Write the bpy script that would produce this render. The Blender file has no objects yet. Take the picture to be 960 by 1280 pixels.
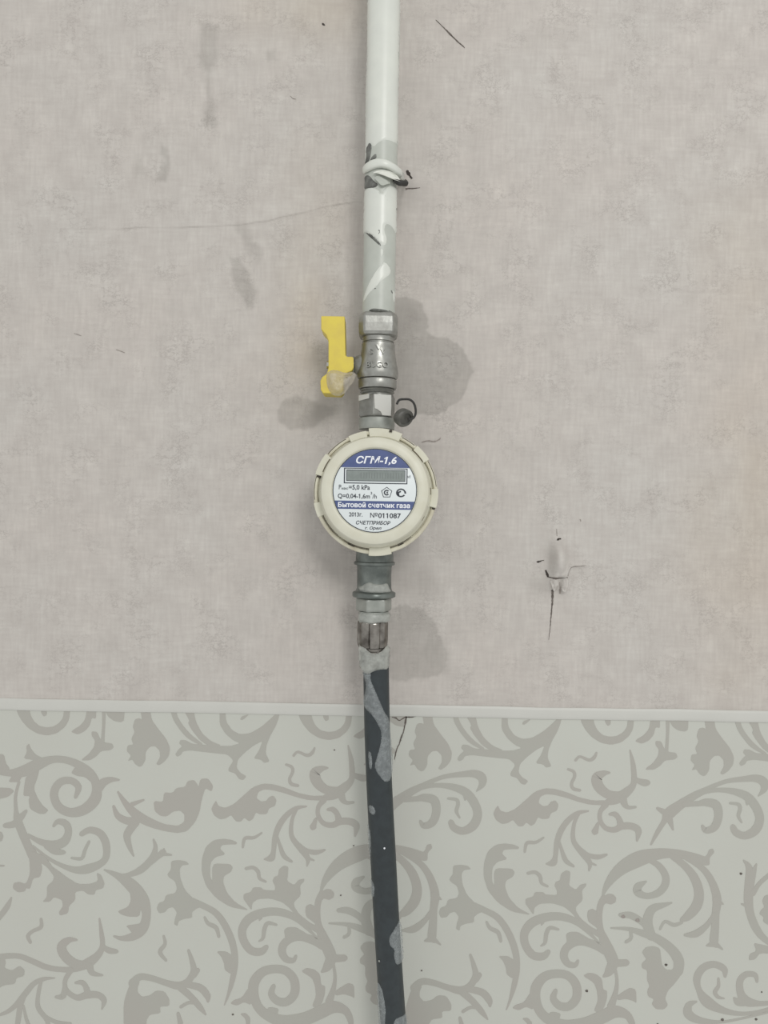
import bpy, bmesh, math, random
import numpy as np
from mathutils import Vector, Matrix
from mathutils.geometry import delaunay_2d_cdt

random.seed(7)
SC = bpy.context.scene
COL = SC.collection
R = math.radians

# ------------------------------------------------------------------ camera
F_PX = 960.0            # focal length in pixels of the 960 x 1280 frame
DIST = 0.54             # lens to wall, metres
ROLL = R(0.95)          # the phone was held slightly turned
CAM_Z = 1.40
cd = bpy.data.cameras.new('camera')
cd.sensor_fit = 'VERTICAL'
cd.sensor_height = 32.0
cd.lens = 24.0
cd.clip_start = 0.01
cam = bpy.data.objects.new('camera', cd)
cam.location = (0, -DIST, CAM_Z)
cam.rotation_euler = (R(90), -ROLL, 0)
COL.objects.link(cam)
SC.camera = cam

# ------------------------------------------------------------------ light
w = bpy.data.worlds.new('room_ambience')
SC.world = w
w.use_nodes = True
w.node_tree.nodes['Background'].inputs[0].default_value = (1.0, 1.0, 0.985, 1)
w.node_tree.nodes['Background'].inputs[1].default_value = 0.70
ld = bpy.data.lights.new('ceiling_lamp', 'AREA')
ld.shape = 'DISK'
ld.size = 0.5
ld.energy = 8.0
ld.color = (1.0, 0.985, 0.965)
lo = bpy.data.objects.new('ceiling_lamp', ld)
lo.location = (0.42, -1.5, 2.12)
lo.rotation_euler = (Vector((0.0, 0, 1.35)) - Vector(lo.location)).to_track_quat('-Z', 'Y').to_euler()
COL.objects.link(lo)
vs = SC.view_settings
vs.view_transform = 'Standard'
vs.look = 'None'
vs.exposure = 0.0
vs.gamma = 1.0
vs.use_curve_mapping = False

# ------------------------------------------------------------------ helpers
CA, SA = math.cos(ROLL), math.sin(ROLL)
def P(px, py, d=0.0):
    """point seen at pixel (px,py) lying d metres in front of the wall"""
    k = (DIST - d) / F_PX
    x, y = (px - 480) * k, (640 - py) * k
    return Vector((x * CA - y * SA, -d, CAM_Z + x * SA + y * CA))
MMW = DIST / F_PX                    # metres per pixel on the wall
DA = 0.030                           # pipe axis distance from the wall
KA = (DIST - DA) / F_PX              # metres per pixel at the pipe axis
X0 = P(469.6, 614, DA).x
def ZA(py, px=471): return P(px, py, DA).z

def lin(r, g, b):
    f = lambda c: ((c / 255 + 0.055) / 1.055) ** 2.4 if c > 10 else c / 255 / 12.92
    return (f(r), f(g), f(b), 1.0)

LOC = {}
def thing(name, label, cat, loc, group=None, rot=(0, 0, 0)):
    o = bpy.data.objects.new(name, None)
    o.empty_display_size = 0.01
    o.location = loc
    o.rotation_euler = rot
    COL.objects.link(o)
    o['label'] = label
    o['category'] = cat
    if group: o['group'] = group
    return o
def tag(o, label, cat, group=None):
    o['label'] = label
    o['category'] = cat
    if group: o['group'] = group
    return o
def obj(name, verts, faces, mat, parent=None, smooth=True, angle=35, local=False, label=None, bevel=None):
    """one mesh object; verts in world coordinates unless local"""
    off = Vector((0, 0, 0))
    if parent is not None and not local:
        p = parent
        while p is not None:
            off += Vector(p.location); p = p.parent
    me = bpy.data.meshes.new(name)
    me.from_pydata([tuple(Vector(v) - off) for v in verts], [], [tuple(f) for f in faces])
    me.update()
    bm = bmesh.new(); bm.from_mesh(me)
    bmesh.ops.recalc_face_normals(bm, faces=bm.faces)
    bm.to_mesh(me); bm.free()
    if smooth:
        me.shade_smooth()
        me.set_sharp_from_angle(angle=R(angle))
    me.materials.append(mat)
    o = bpy.data.objects.new(name, me)
    COL.objects.link(o)
    if parent is not None: o.parent = parent
    if label: o['label'] = label
    if bevel:
        b = o.modifiers.new('bevel', 'BEVEL'); b.width = bevel; b.segments = 2; b.limit_method = 'ANGLE'; b.angle_limit = R(35)
        b.harden_normals = False
    return o

class MB:
    def __init__(s): s.v = []; s.f = []
    def add(s, v, f):
        n = len(s.v); s.v += [tuple(p) for p in v]; s.f += [tuple(i + n for i in q) for q in f]; return s
    def build(s, name, mat, parent=None, **k): return obj(name, s.v, s.f, mat, parent, **k)

def rings(rs, closed=True, caps=True):
    n = len(rs[0]); v = [p for r in rs for p in r]; f = []
    for i in range(len(rs) - 1):
        for j in range(n if closed else n - 1):
            k = (j + 1) % n
            f.append((i * n + j, i * n + k, (i + 1) * n + k, (i + 1) * n + j))
    if caps:
        f.append(tuple(range(n))[::-1]); f.append(tuple((len(rs) - 1) * n + j for j in range(n)))
    return v, f

def lathe_v(prof, n=48, cx=None, cy=None, ph=0.0):
    """prof: [(pixel row, radius px)] about the vertical pipe axis"""
    cx = X0 if cx is None else cx
    cy = -DA if cy is None else cy
    return rings([[(cx + r * KA * math.cos(ph + 2 * math.pi * j / n), cy + r * KA * math.sin(ph + 2 * math.pi * j / n), ZA(py))
                   for j in range(n)] for py, r in prof])
def section_v(prof, sec, cx=None):
    """prof [(row, scale)], sec [(x px, depth px)] : extruded cross-section about the pipe axis"""
    cx = X0 if cx is None else cx
    return rings([[(cx + x * s * KA, -DA + y * s * KA, ZA(py)) for x, y in sec] for py, s in prof])
def tube(pts, r, n=10):
    pts = [Vector(p) for p in pts]; rs = []
    up = Vector((0, 1, 0.01)).normalized()
    for i, p in enumerate(pts):
        t = (pts[min(i + 1, len(pts) - 1)] - pts[max(i - 1, 0)]).normalized()
        a = t.cross(up)
        if a.length < 1e-4: a = t.cross(Vector((1, 0, 0)))
        a.normalize(); b = t.cross(a).normalized()
        rr = r[i] if isinstance(r, (list, tuple)) else r
        rs.append([p + a * (rr * math.cos(2 * math.pi * j / n)) + b * (rr * math.sin(2 * math.pi * j / n)) for j in range(n)])
    return rings(rs)
def catmull(pts, sub=6):
    p = [np.array(q, float) for q in pts]
    if len(p) < 3: 
        return [tuple(p[0] + (p[-1] - p[0]) * t) for t in np.linspace(0, 1, sub + 1)]
    out = []
    for i in range(len(p) - 1):
        a = p[max(i - 1, 0)]; b = p[i]; c = p[i + 1]; d = p[min(i + 2, len(p) - 1)]
        for k in range(sub):
            t = k / sub
            out.append(tuple(0.5 * (2 * b + (c - a) * t + (2 * a - 5 * b + 4 * c - d) * t * t + (3 * b - a - 3 * c + d) * t ** 3)))
    out.append(tuple(p[-1]))
    return out
def chaikin(poly, it=1, c=.25):
    for _ in range(it):
        q = []
        for i in range(len(poly)):
            a = np.array(poly[i], float); b = np.array(poly[(i + 1) % len(poly)], float)
            q += [tuple(a * (1 - c) + b * c), tuple(a * c + b * (1 - c))]
        poly = q
    return poly
def sdf(poly, X, Y):
    """signed distance to a polygon, positive inside"""
    d = np.full(X.shape, 1e9); inside = np.zeros(X.shape, bool)
    n = len(poly)
    for i in range(n):
        x1, y1 = poly[i]; x2, y2 = poly[(i + 1) % n]
        ex, ey = x2 - x1, y2 - y1
        L = ex * ex + ey * ey + 1e-12
        t = np.clip(((X - x1) * ex + (Y - y1) * ey) / L, 0, 1)
        d = np.minimum(d, np.hypot(X - x1 - t * ex, Y - y1 - t * ey))
        c = ((y1 > Y) != (y2 > Y)) & (X < ex * (Y - y1) / (ey if abs(ey) > 1e-12 else 1e-12) + x1)
        inside ^= c
    return np.where(inside, d, -d)
def sstep(a, b, x):
    t = np.clip((x - a) / (b - a), 0, 1); return t * t * (3 - 2 * t)
RNG = np.random.default_rng(3)
def vnoise(X, Y, cell):
    """smooth value noise, -1..1"""
    gx = (X - X.min()) / cell; gy = (Y - Y.min()) / cell
    W = int(gx.max()) + 3; H = int(gy.max()) + 3
    g = RNG.uniform(-1, 1, (H, W))
    ix = gx.astype(int); iy = gy.astype(int)
    fx = gx - ix; fy = gy - iy
    fx = fx * fx * (3 - 2 * fx); fy = fy * fy * (3 - 2 * fy)
    return (g[iy, ix] * (1 - fx) + g[iy, ix + 1] * fx) * (1 - fy) + (g[iy + 1, ix] * (1 - fx) + g[iy + 1, ix + 1] * fx) * fy

def patch(poly, step, mapf, hmax, edge, rough=0.0, base=-0.00005, ch=1):
    """polygon (px) meshed finely, laid on a curved surface by mapf(x,y,h); h swells from the rim inwards"""
    poly = chaikin(poly, ch)
    dense = []
    for i in range(len(poly)):
        a = np.array(poly[i]); b = np.array(poly[(i + 1) % len(poly)])
        m = max(1, int(np.hypot(*(b - a)) / step))
        dense += [tuple(a + (b - a) * k / m) for k in range(m)]
    xs = [p[0] for p in dense]; ys = [p[1] for p in dense]
    GX, GY = np.meshgrid(np.arange(min(xs), max(xs), step), np.arange(min(ys), max(ys), step))
    GX = GX + RNG.uniform(-.2, .2, GX.shape) * step; GY = GY + RNG.uniform(-.2, .2, GY.shape) * step
    S = sdf(dense, GX, GY)
    inn = list(zip(GX[S > step * .5], GY[S > step * .5]))
    pts = [Vector(p) for p in dense + inn]; n = len(dense)
    r = delaunay_2d_cdt(pts, [(i, (i + 1) % n) for i in range(n)], [], 1, 1e-6)
    V = np.array([(p.x, p.y) for p in r[0]]); tris = r[2]
    s = sdf(dense, V[:, 0], V[:, 1])
    h = hmax * sstep(0, edge, s) + 1e-5
    if rough: h = h * (1 + rough * RNG.uniform(-1, 1, len(h)))
    v = [mapf(V[i, 0], V[i, 1], h[i]) for i in range(len(V))]
    f = [tuple(t) for t in tris]
    # skirt along the rim
    cnt = {}
    for t in f:
        for a, b in zip(t, t[1:] + t[:1]): cnt[(a, b)] = 1
    rim = [(a, b) for a, b in cnt if (b, a) not in cnt]
    low = {}
    for a, b in rim:
        for q in (a, b):
            if q not in low:
                low[q] = len(v); v.append(mapf(V[q, 0], V[q, 1], base))
    for a, b in rim: f.append((b, a, low[a], low[b]))
    return v, f

# ------------------------------------------------------------------ materials
def base_mat(name):
    m = bpy.data.materials.new(name); m.use_nodes = True
    return m, m.node_tree.nodes, m.node_tree.links, m.node_tree.nodes['Principled BSDF']
def pm(name, c1, c2=None, scale=300, rough=0.5, metal=0.0, bump=None, rough2=None, contrast=(0.35, 0.65), spec=0.5, coat=0.0, detail=4):
    m, N, L, B = base_mat(name)
    B.inputs['Base Color'].default_value = c1
    B.inputs['Roughness'].default_value = rough
    B.inputs['Metallic'].default_value = metal
    B.inputs['Specular IOR Level'].default_value = spec
    B.inputs['Coat Weight'].default_value = coat
    tc = N.new('ShaderNodeTexCoord')
    if c2 is not None:
        n = N.new('ShaderNodeTexNoise'); n.inputs['Scale'].default_value = scale; n.inputs['Detail'].default_value = detail
        L.new(tc.outputs['Object'], n.inputs['Vector'])
        mr = N.new('ShaderNodeMapRange'); mr.inputs[1].default_value = contrast[0]; mr.inputs[2].default_value = contrast[1]
        L.new(n.outputs['Fac'], mr.inputs[0])
        mx = N.new('ShaderNodeMix'); mx.data_type = 'RGBA'
        mx.inputs['A'].default_value = c1; mx.inputs['B'].default_value = c2
        L.new(mr.outputs[0], mx.inputs['Factor']); L.new(mx.outputs['Result'], B.inputs['Base Color'])
        if rough2 is not None:
            r2 = N.new('ShaderNodeMapRange'); r2.inputs[3].default_value = rough; r2.inputs[4].default_value = rough2
            L.new(mr.outputs[0], r2.inputs[0]); L.new(r2.outputs[0], B.inputs['Roughness'])
    if bump:
        n2 = N.new('ShaderNodeTexNoise'); n2.inputs['Scale'].default_value = bump[0]; n2.inputs['Detail'].default_value = 3
        L.new(tc.outputs['Object'], n2.inputs['Vector'])
        b = N.new('ShaderNodeBump'); b.inputs['Strength'].default_value = bump[1]; b.inputs['Distance'].default_value = 0.0005
        L.new(n2.outputs['Fac'], b.inputs['Height']); L.new(b.outputs[0], B.inputs['Normal'])
    return m

def math_node(N, L, op, a, b=None, clamp=False):
    n = N.new('ShaderNodeMath'); n.operation = op; n.use_clamp = clamp
    for i, q in enumerate((a, b)):
        if q is None: continue
        if isinstance(q, (int, float)): n.inputs[i].default_value = q
        else: L.new(q, n.inputs[i])
    return n.outputs[0]
def mix_node(N, L, fac, a, b, blend='MIX'):
    n = N.new('ShaderNodeMix'); n.data_type = 'RGBA'; n.blend_type = blend
    for s, q in (('Factor', fac), ('A', a), ('B', b)):
        if isinstance(q, (int, float, tuple)): n.inputs[s].default_value = q
        else: L.new(q, n.inputs[s])
    return n.outputs['Result']
def noise_node(N, L, vec, scale, detail=3, lo=0.35, hi=0.65, stretch=None, rough=0.55):
    if stretch:
        mp = N.new('ShaderNodeMapping'); mp.inputs['Scale'].default_value = stretch
        L.new(vec, mp.inputs['Vector']); vec = mp.outputs[0]
    n = N.new('ShaderNodeTexNoise'); n.inputs['Scale'].default_value = scale; n.inputs['Detail'].default_value = detail
    n.inputs['Roughness'].default_value = rough
    L.new(vec, n.inputs['Vector'])
    mr = N.new('ShaderNodeMapRange'); mr.inputs[1].default_value = lo; mr.inputs[2].default_value = hi
    L.new(n.outputs['Fac'], mr.inputs[0])
    return mr.outputs[0]

def wallpaper_mat():
    m, N, L, B = base_mat('grey_linen_wallpaper')
    tc = N.new('ShaderNodeTexCoord'); v = tc.outputs['Object']
    big = noise_node(N, L, v, 9, 3)
    mid = noise_node(N, L, v, 55, 5, 0.3, 0.7)
    sv = noise_node(N, L, v, 100, 4, 0.35, 0.65, (4, 1, 0.6))
    sh = noise_node(N, L, v, 100, 4, 0.35, 0.65, (0.6, 1, 4))
    fine = noise_node(N, L, v, 420, 2, 0.3, 0.7)
    c = mix_node(N, L, big, lin(207, 201, 194), lin(206, 203, 197))
    c = mix_node(N, L, math_node(N, L, 'MULTIPLY', mid, 0.80), c, lin(190, 185, 179))
    c = mix_node(N, L, math_node(N, L, 'MULTIPLY', sv, 0.30), c, lin(176, 169, 164))
    c = mix_node(N, L, math_node(N, L, 'MULTIPLY', sh, 0.24), c, lin(176, 169, 164))
    # sparse scratchy crackle lines of the print
    wv = noise_node(N, L, v, 85, 6, 0.475, 0.525, (1.0, 1, 1.5), 0.75)
    ridge = math_node(N, L, 'SUBTRACT', 1.0, math_node(N, L, 'ABSOLUTE', math_node(N, L, 'SUBTRACT', math_node(N, L, 'MULTIPLY', wv, 2.0), 1.0)), True)
    sparse = noise_node(N, L, v, 38, 3, 0.46, 0.66)
    c = mix_node(N, L, math_node(N, L, 'MULTIPLY', math_node(N, L, 'MULTIPLY', ridge, sparse), 0.62), c, lin(152, 146, 141))
    # stains, smudges, yellowing and the meter's painted shade, carried by the wall mesh
    at = N.new('ShaderNodeAttribute'); at.attribute_name = 'wet_stain_and_shade'
    c = mix_node(N, L, at.outputs['Fac'], c, mix_node(N, L, 1.0, c, (0.64, 0.64, 0.63, 1), 'MULTIPLY'))
    a2 = N.new('ShaderNodeAttribute'); a2.attribute_name = 'yellowing'
    c = mix_node(N, L, a2.outputs['Fac'], c, mix_node(N, L, 1.0, c, (0.97, 0.91, 0.82, 1), 'MULTIPLY'))
    a3 = N.new('ShaderNodeAttribute'); a3.attribute_name = 'scratch'
    c = mix_node(N, L, a3.outputs['Fac'], c, lin(120, 113, 107))
    L.new(c, B.inputs['Base Color'])
    B.inputs['Roughness'].default_value = 0.75
    B.inputs['Specular IOR Level'].default_value = 0.25
    hgt = math_node(N, L, 'ADD', math_node(N, L, 'MULTIPLY', fine, 0.5), math_node(N, L, 'ADD', sv, sh))
    b = N.new('ShaderNodeBump'); b.inputs['Strength'].default_value = 0.10; b.inputs['Distance'].default_value = 0.0004
    L.new(hgt, b.inputs['Height']); L.new(b.outputs[0], B.inputs['Normal'])
    return m

M_WALL = wallpaper_mat()
M_LOW = pm('pale_vinyl_paper', lin(196, 198, 190), lin(194, 195, 187), 14, 0.55, bump=(900, 0.05), spec=0.3)
M_PRINT = pm('grey_scroll_print', lin(174, 174, 166), lin(174, 171, 164), 12, 0.62, bump=(700, 0.05), spec=0.3)
M_TRIM = pm('white_trim_plastic', lin(202, 202, 196), lin(198, 198, 192), 30, 0.45)
M_CRACK = pm('crack_shadow_dirt', lin(116, 109, 103), lin(84, 78, 73), 500, 0.9)
M_CRACKL = pm('light_crack_shade_dirt', lin(160, 153, 147), lin(142, 135, 129), 500, 0.9)
M_HOLE = pm('hole_dirt', lin(64, 59, 55), None, rough=0.95)
M_PAPER = pm('torn_paper_core', lin(206, 202, 196), lin(190, 186, 180), 300, 0.8)
M_PIPE = pm('old_grey_green_paint', lin(187, 191, 183), lin(178, 182, 174), 90, 0.38, bump=(250, 0.1))
M_WHITE = pm('white_gloss_paint', lin(216, 219, 211), lin(209, 212, 205), 60, 0.33, bump=(180, 0.12))
M_WHITE2 = pm('white_paint_flake', lin(222, 224, 216), None, rough=0.5)
M_PRIMER = pm('dark_steel_under_paint', lin(120, 122, 117), lin(80, 81, 78), 220, 0.6)
M_NICKEL = pm('nickel_plated_brass', lin(168, 169, 164), lin(150, 150, 145), 220, 0.28, 0.8, bump=(500, 0.10), rough2=0.46)
M_STEEL = pm('chrome_stem', lin(190, 190, 186), None, rough=0.15, metal=1.0)
M_DARKMET = pm('dark_worn_metal', lin(142, 143, 138), lin(126, 126, 121), 200, 0.38, 0.6)
M_ZINC = pm('zinc_casting', lin(124, 130, 126), lin(92, 98, 95), 110, 0.36, 0.6, bump=(300, 0.15))
M_ZINCL = pm('zinc_nut', lin(164, 167, 161), lin(148, 152, 146), 160, 0.4, 0.45)
M_CHROMEW = pm('warm_chrome_nut', lin(150, 146, 140), lin(98, 94, 89), 160, 0.2, 0.9)
M_YELLOW = pm('yellow_plastic', lin(219, 200, 80), lin(210, 189, 84), 120, 0.42)
M_CREAM = pm('aged_cream_plastic', lin(214, 213, 197), lin(207, 205, 187), 80, 0.42, bump=(400, 0.03))
M_CREAM2 = pm('cream_plastic_collar', lin(212, 209, 190), lin(188, 181, 160), 110, 0.45, contrast=(0.42, 0.75))
M_DIRT = pm('brown_grime', lin(112, 102, 84), lin(82, 74, 62), 300, 0.9)
M_SLOT = pm('dark_slot', lin(62, 57, 50), None, rough=0.9)
M_LABEL = pm('label_white', lin(221, 228, 229), None, rough=0.35)
M_BLUE = pm('label_blue', lin(78, 92, 138), lin(72, 86, 130), 200, 0.35)
M_INK = pm('label_ink', lin(50, 55, 64), None, rough=0.5)
M_INKW = pm('label_white_ink', lin(240, 243, 247), None, rough=0.4)
M_LCD = pm('display_glass', lin(136, 144, 141), lin(128, 136, 133), 300, 0.2)
M_LCDS = pm('display_segment', lin(120, 127, 125), None, rough=0.25)
M_BODY = pm('meter_body_casting', lin(150, 153, 149), lin(128, 131, 127), 120, 0.45, 0.5)
M_RUBBER = pm('black_rubber', lin(46, 54, 57), lin(40, 47, 50), 200, 0.45, bump=(600, 0.05))
M_WIRE = pm('black_wire', lin(46, 46, 44), None, rough=0.5)
M_SEAL = pm('dark_grey_seal', lin(98, 98, 93), lin(70, 70, 66), 150, 0.5)
def foam_mat(name, col, lo, hi, scale):
    m, N, L, B = base_mat(name)
    B.inputs['Base Color'].default_value = col
    B.inputs['Roughness'].default_value = 0.35
    tc = N.new('ShaderNodeTexCoord')
    a = noise_node(N, L, tc.outputs['Object'], scale, 4, 0.3, 0.7)
    mr = N.new('ShaderNodeMapRange'); mr.inputs[3].default_value = lo; mr.inputs[4].default_value = hi
    L.new(a, mr.inputs[0]); L.new(mr.outputs[0], B.inputs['Alpha'])
    vo = N.new('ShaderNodeTexVoronoi'); vo.inputs['Scale'].default_value = 1100
    L.new(tc.outputs['Object'], vo.inputs['Vector'])
    b = N.new('ShaderNodeBump'); b.inputs['Strength'].default_value = 0.25; b.inputs['Distance'].default_value = 0.0004; b.invert = True
    L.new(vo.outputs['Distance'], b.inputs['Height']); L.new(b.outputs[0], B.inputs['Normal'])
    return m
M_FOAM = foam_mat('soap_foam_film', lin(196, 203, 204), 0.24, 0.42, 350)
M_FOAMD = foam_mat('soap_foam_dense', lin(182, 185, 179), 0.50, 0.85, 200)
M_FOAMH = foam_mat('soap_foam_on_yellow', lin(206, 198, 182), 0.38, 0.66, 200)

# ------------------------------------------------------------------ wall_upper
ZT = P(480, 880.5).z                 # trim top
ZB = P(480, 895.0).z                 # trim bottom
ZM = (ZT + ZB) / 2
XL, XR, ZHI, ZLO = -0.95, 0.95, 2.30, 0.55

def wall_px(X, Z):
    """wall coordinates -> photo pixels"""
    u, v = X, Z - CAM_Z
    x = u * CA + v * SA; y = -u * SA + v * CA
    return 480 + x / MMW, 640 - y / MMW
def relief(PX, PY):
    """height of the wall paper above the plane, metres, as a function of photo pixel"""
    PX = np.asarray(PX, float); PY = np.asarray(PY, float)
    h = np.zeros(PX.shape)
    # blistered paper lobe over an old plug
    g = np.exp(-(((PX - 697) / 9.5) ** 2) ** 1.3 - ((np.abs(PY - 700) / 21) ** 2) ** 1.4)
    cut = 1 - sstep(719.5, 722.5, PY)
    h += 0.0100 * g * cut
    for cx, cy, sx, sy, a in ((692, 728, 5, 9, .0042), (703.5, 730, 4.2, 10, .0056)):
        h += a * np.exp(-((PX - cx) / sx) ** 2 - ((PY - cy) / sy) ** 4)
    h += 0.0036 * np.exp(-((PX - (704 + (721 - PY) * .5)) / 2.6) ** 2) * sstep(703, 708, PY) * (1 - sstep(718, 724, PY))
    h += 0.0010 * np.exp(-((PY - 707) / 2.4) ** 2) * sstep(708, 712, PX) * (1 - sstep(724, 740, PX))
    h += 0.0016 * np.exp(-(((PX - 698) / 34) ** 2 + ((PY - 705) / 36) ** 2))
    # lifted paper beside the clamp and the meter
    h += 0.0010 * np.exp(-(((PX - 517) / 9) ** 2 + ((PY - 228) / 9) ** 2))
    h += 0.0012 * np.exp(-(((PX - 536) / 14) ** 2 + ((PY - 555) / 5) ** 2))
    # long hair ridge on the left
    yl = 289 - PX * 0.022 - 26 * sstep(280, 455, PX)
    h += 0.00022 * np.exp(-((PY - yl) / 1.7) ** 2) * (1 - sstep(450, 456, PX)) * sstep(-20, 60, PX)
    return h

def build_wall_upper():
    fx = np.arange(-0.285, 0.2851, 0.00085); fz = np.arange(ZM, CAM_Z + 0.385, 0.00085)
    xs = np.concatenate([np.linspace(XL, -0.285, 14)[:-1], fx, np.linspace(fx[-1], XR, 14)[1:]])
    zs = np.concatenate([fz, np.linspace(fz[-1], ZHI, 12)[1:]])
    X, Z = np.meshgrid(xs, zs)
    PX, PY = wall_px(X, Z)
    H = relief(PX, PY)
    H = H + 0.00016 * vnoise(X, Z, 0.045) + 0.00005 * vnoise(X, Z, 0.012)
    jx = 3.0 * vnoise(PX, PY, 11) + 1.2 * vnoise(PX, PY, 4); jy = 3.0 * vnoise(PX, PY, 13) + 1.2 * vnoise(PX, PY, 4)
    QX, QY = PX + jx, PY + jy
    wet_and_shade = np.zeros(X.shape)
    def stain_shade(poly, amt, soft, jitter=True):
        nonlocal wet_and_shade
        s = sdf(poly, QX if jitter else PX, QY if jitter else PY)
        wet_and_shade = np.maximum(wet_and_shade, amt * sstep(-soft, soft, s))
    stain_shade([(470, 372), (514, 373), (530, 384), (537, 400), (532, 414), (548, 423), (562, 424), (577, 436), (588, 452), (590, 466), (585, 482), (576, 499), (560, 506), (551, 519), (535, 521), (515, 517), (470, 510)], 0.62, 1.6)
    stain_shade([(470, 376), (512, 376), (527, 388), (532, 402), (524, 420), (520, 470), (500, 505), (470, 505)], 0.74, 9)
    stain_shade([(555, 440), (575, 445), (588, 460), (582, 480), (560, 490)], 0.70, 9)
    stain_shade([(348, 510), (355, 498), (370, 493), (392, 500), (416, 504), (432, 509), (424, 520), (404, 524), (390, 534), (366, 538), (352, 529)], 0.55, 3)
    stain_shade([(400, 500), (450, 480), (462, 530), (430, 530), (405, 520)], 0.34, 12)
    stain_shade([(470, 762), (508, 757), (529, 764), (545, 780), (555, 800), (561, 818), (558, 836), (545, 846), (520, 850), (506, 853), (470, 848)], 0.50, 2.2)
    stain_shade([(530, 790), (553, 800), (560, 820), (556, 838), (535, 842), (520, 820)], 0.60, 8)
    stain_shade([(470, 700), (520, 700), (550, 730), (552, 748), (530, 752), (505, 745), (470, 760)], 0.26, 12)
    stain_shade([(395, 690), (440, 690), (448, 740), (430, 760), (405, 730)], 0.30, 16)  # soft shade of the meter on the wall, painted into the colour
    stain_shade([(430, 760), (452, 750), (455, 850), (440, 850), (428, 800)], 0.22, 12)  # faint darker patch left of the coupling and hose nut
    stain_shade([(248, 30), (272, 30), (270, 75), (262, 92), (264, 130), (274, 155), (262, 163), (252, 155), (258, 128), (259, 92), (249, 78)], 0.46, 5)
    stain_shade([(255, 140), (272, 148), (270, 160), (256, 161)], 0.55, 5)
    stain_shade([(202, 178), (211, 185), (213, 205), (206, 226), (196, 224), (203, 205)], 0.46, 4)
    stain_shade([(168, 192), (176, 195), (180, 216), (170, 222)], 0.30, 5)
    stain_shade([(287, 322), (301, 322), (318, 360), (320, 382), (308, 386), (294, 360)], 0.52, 4)
    stain_shade([(295, 280), (310, 285), (327, 315), (325, 330), (312, 318)], 0.34, 5)
    stain_shade([(334, 64), (347, 62), (349, 75), (337, 78)], 0.36, 5)
    stain_shade([(655, 722), (688, 715), (690, 742), (665, 748)], 0.24, 11)  # faint darker patch below left of the paper blister
    stain_shade([(497, 232), (520, 232), (520, 262), (497, 262)], 0.20, 9)
    wet_and_shade = np.clip(wet_and_shade * (1 + 0.08 * vnoise(PX, PY, 7)), 0, 1)
    yel = np.zeros(X.shape)
    for cx, cy, sx, sy, a in ((395, 300, 45, 110, .30), (390, 10, 90, 45, .48), (930, 720, 80, 170, .40), (930, 330, 60, 110, .35), (380, 430, 30, 80, .4), (945, 560, 60, 120, .3)):
        yel += a * np.exp(-((PX - cx) / sx) ** 2 - ((PY - cy) / sy) ** 2)
    yel = np.clip(yel * (1 + .35 * vnoise(PX, PY, 40)), 0, 1)
    yl = 289 - PX * 0.022 - 26 * sstep(280, 455, PX) + 1.2 * vnoise(PX, PY, 18)
    scr = 0.42 * np.exp(-((PY - yl) / 0.9) ** 2) * (1 - sstep(450, 456, PX)) * sstep(-20, 200, PX) * np.clip(.6 + .6 * vnoise(PX, PY, 26), 0, 1)
    nz, nx = X.shape
    V = np.stack([X, -H, Z], -1).reshape(-1, 3)
    idx = np.arange(nz * nx).reshape(nz, nx)
    Fq = np.stack([idx[:-1, :-1], idx[:-1, 1:], idx[1:, 1:], idx[1:, :-1]], -1).reshape(-1, 4)
    nv = len(V)
    # closed slab behind the paper
    V = np.concatenate([V, [(XL, .08, ZM), (XR, .08, ZM), (XR, .08, ZHI), (XL, .08, ZHI)]])
    bot, top, lef, rig = idx[0], idx[-1], idx[:, 0], idx[:, -1]
    ng = [list(bot[::-1]) + [nv, nv + 1], list(top) + [nv + 2, nv + 3], list(lef) + [nv + 3, nv], list(rig[::-1]) + [nv + 1, nv + 2], [nv, nv + 3, nv + 2, nv + 1]]
    me = bpy.data.meshes.new('wall_upper')
    li = np.concatenate([Fq.reshape(-1)] + [np.array(g) for g in ng]).astype(np.int32)
    tot = np.concatenate([np.full(len(Fq), 4), [len(g) for g in ng]]).astype(np.int32)
    st = np.concatenate([[0], np.cumsum(tot)[:-1]]).astype(np.int32)
    me.vertices.add(len(V)); me.vertices.foreach_set('co', V.astype(np.float32).ravel())
    me.loops.add(len(li)); me.loops.foreach_set('vertex_index', li)
    me.polygons.add(len(tot)); me.polygons.foreach_set('loop_start', st); me.polygons.foreach_set('loop_total', tot)
    sm = np.ones(len(tot), bool); sm[-5:] = False
    me.polygons.foreach_set('use_smooth', sm)
    me.update(calc_edges=True); me.validate()
    for nm, arr in (('wet_stain_and_shade', wet_and_shade), ('yellowing', yel), ('scratch', scr)):
        a = me.attributes.new(nm, 'FLOAT', 'POINT')
        a.data.foreach_set('value', np.concatenate([arr.ravel(), np.zeros(4)]).astype(np.float32))
    me.materials.append(M_WALL)
    o = bpy.data.objects.new('wall_upper', me); COL.objects.link(o)
    o['kind'] = 'structure'
    return o
WALL_UP = build_wall_upper()
WALL_UP['label'] = 'upper wall with stained grey linen wallpaper'

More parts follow.
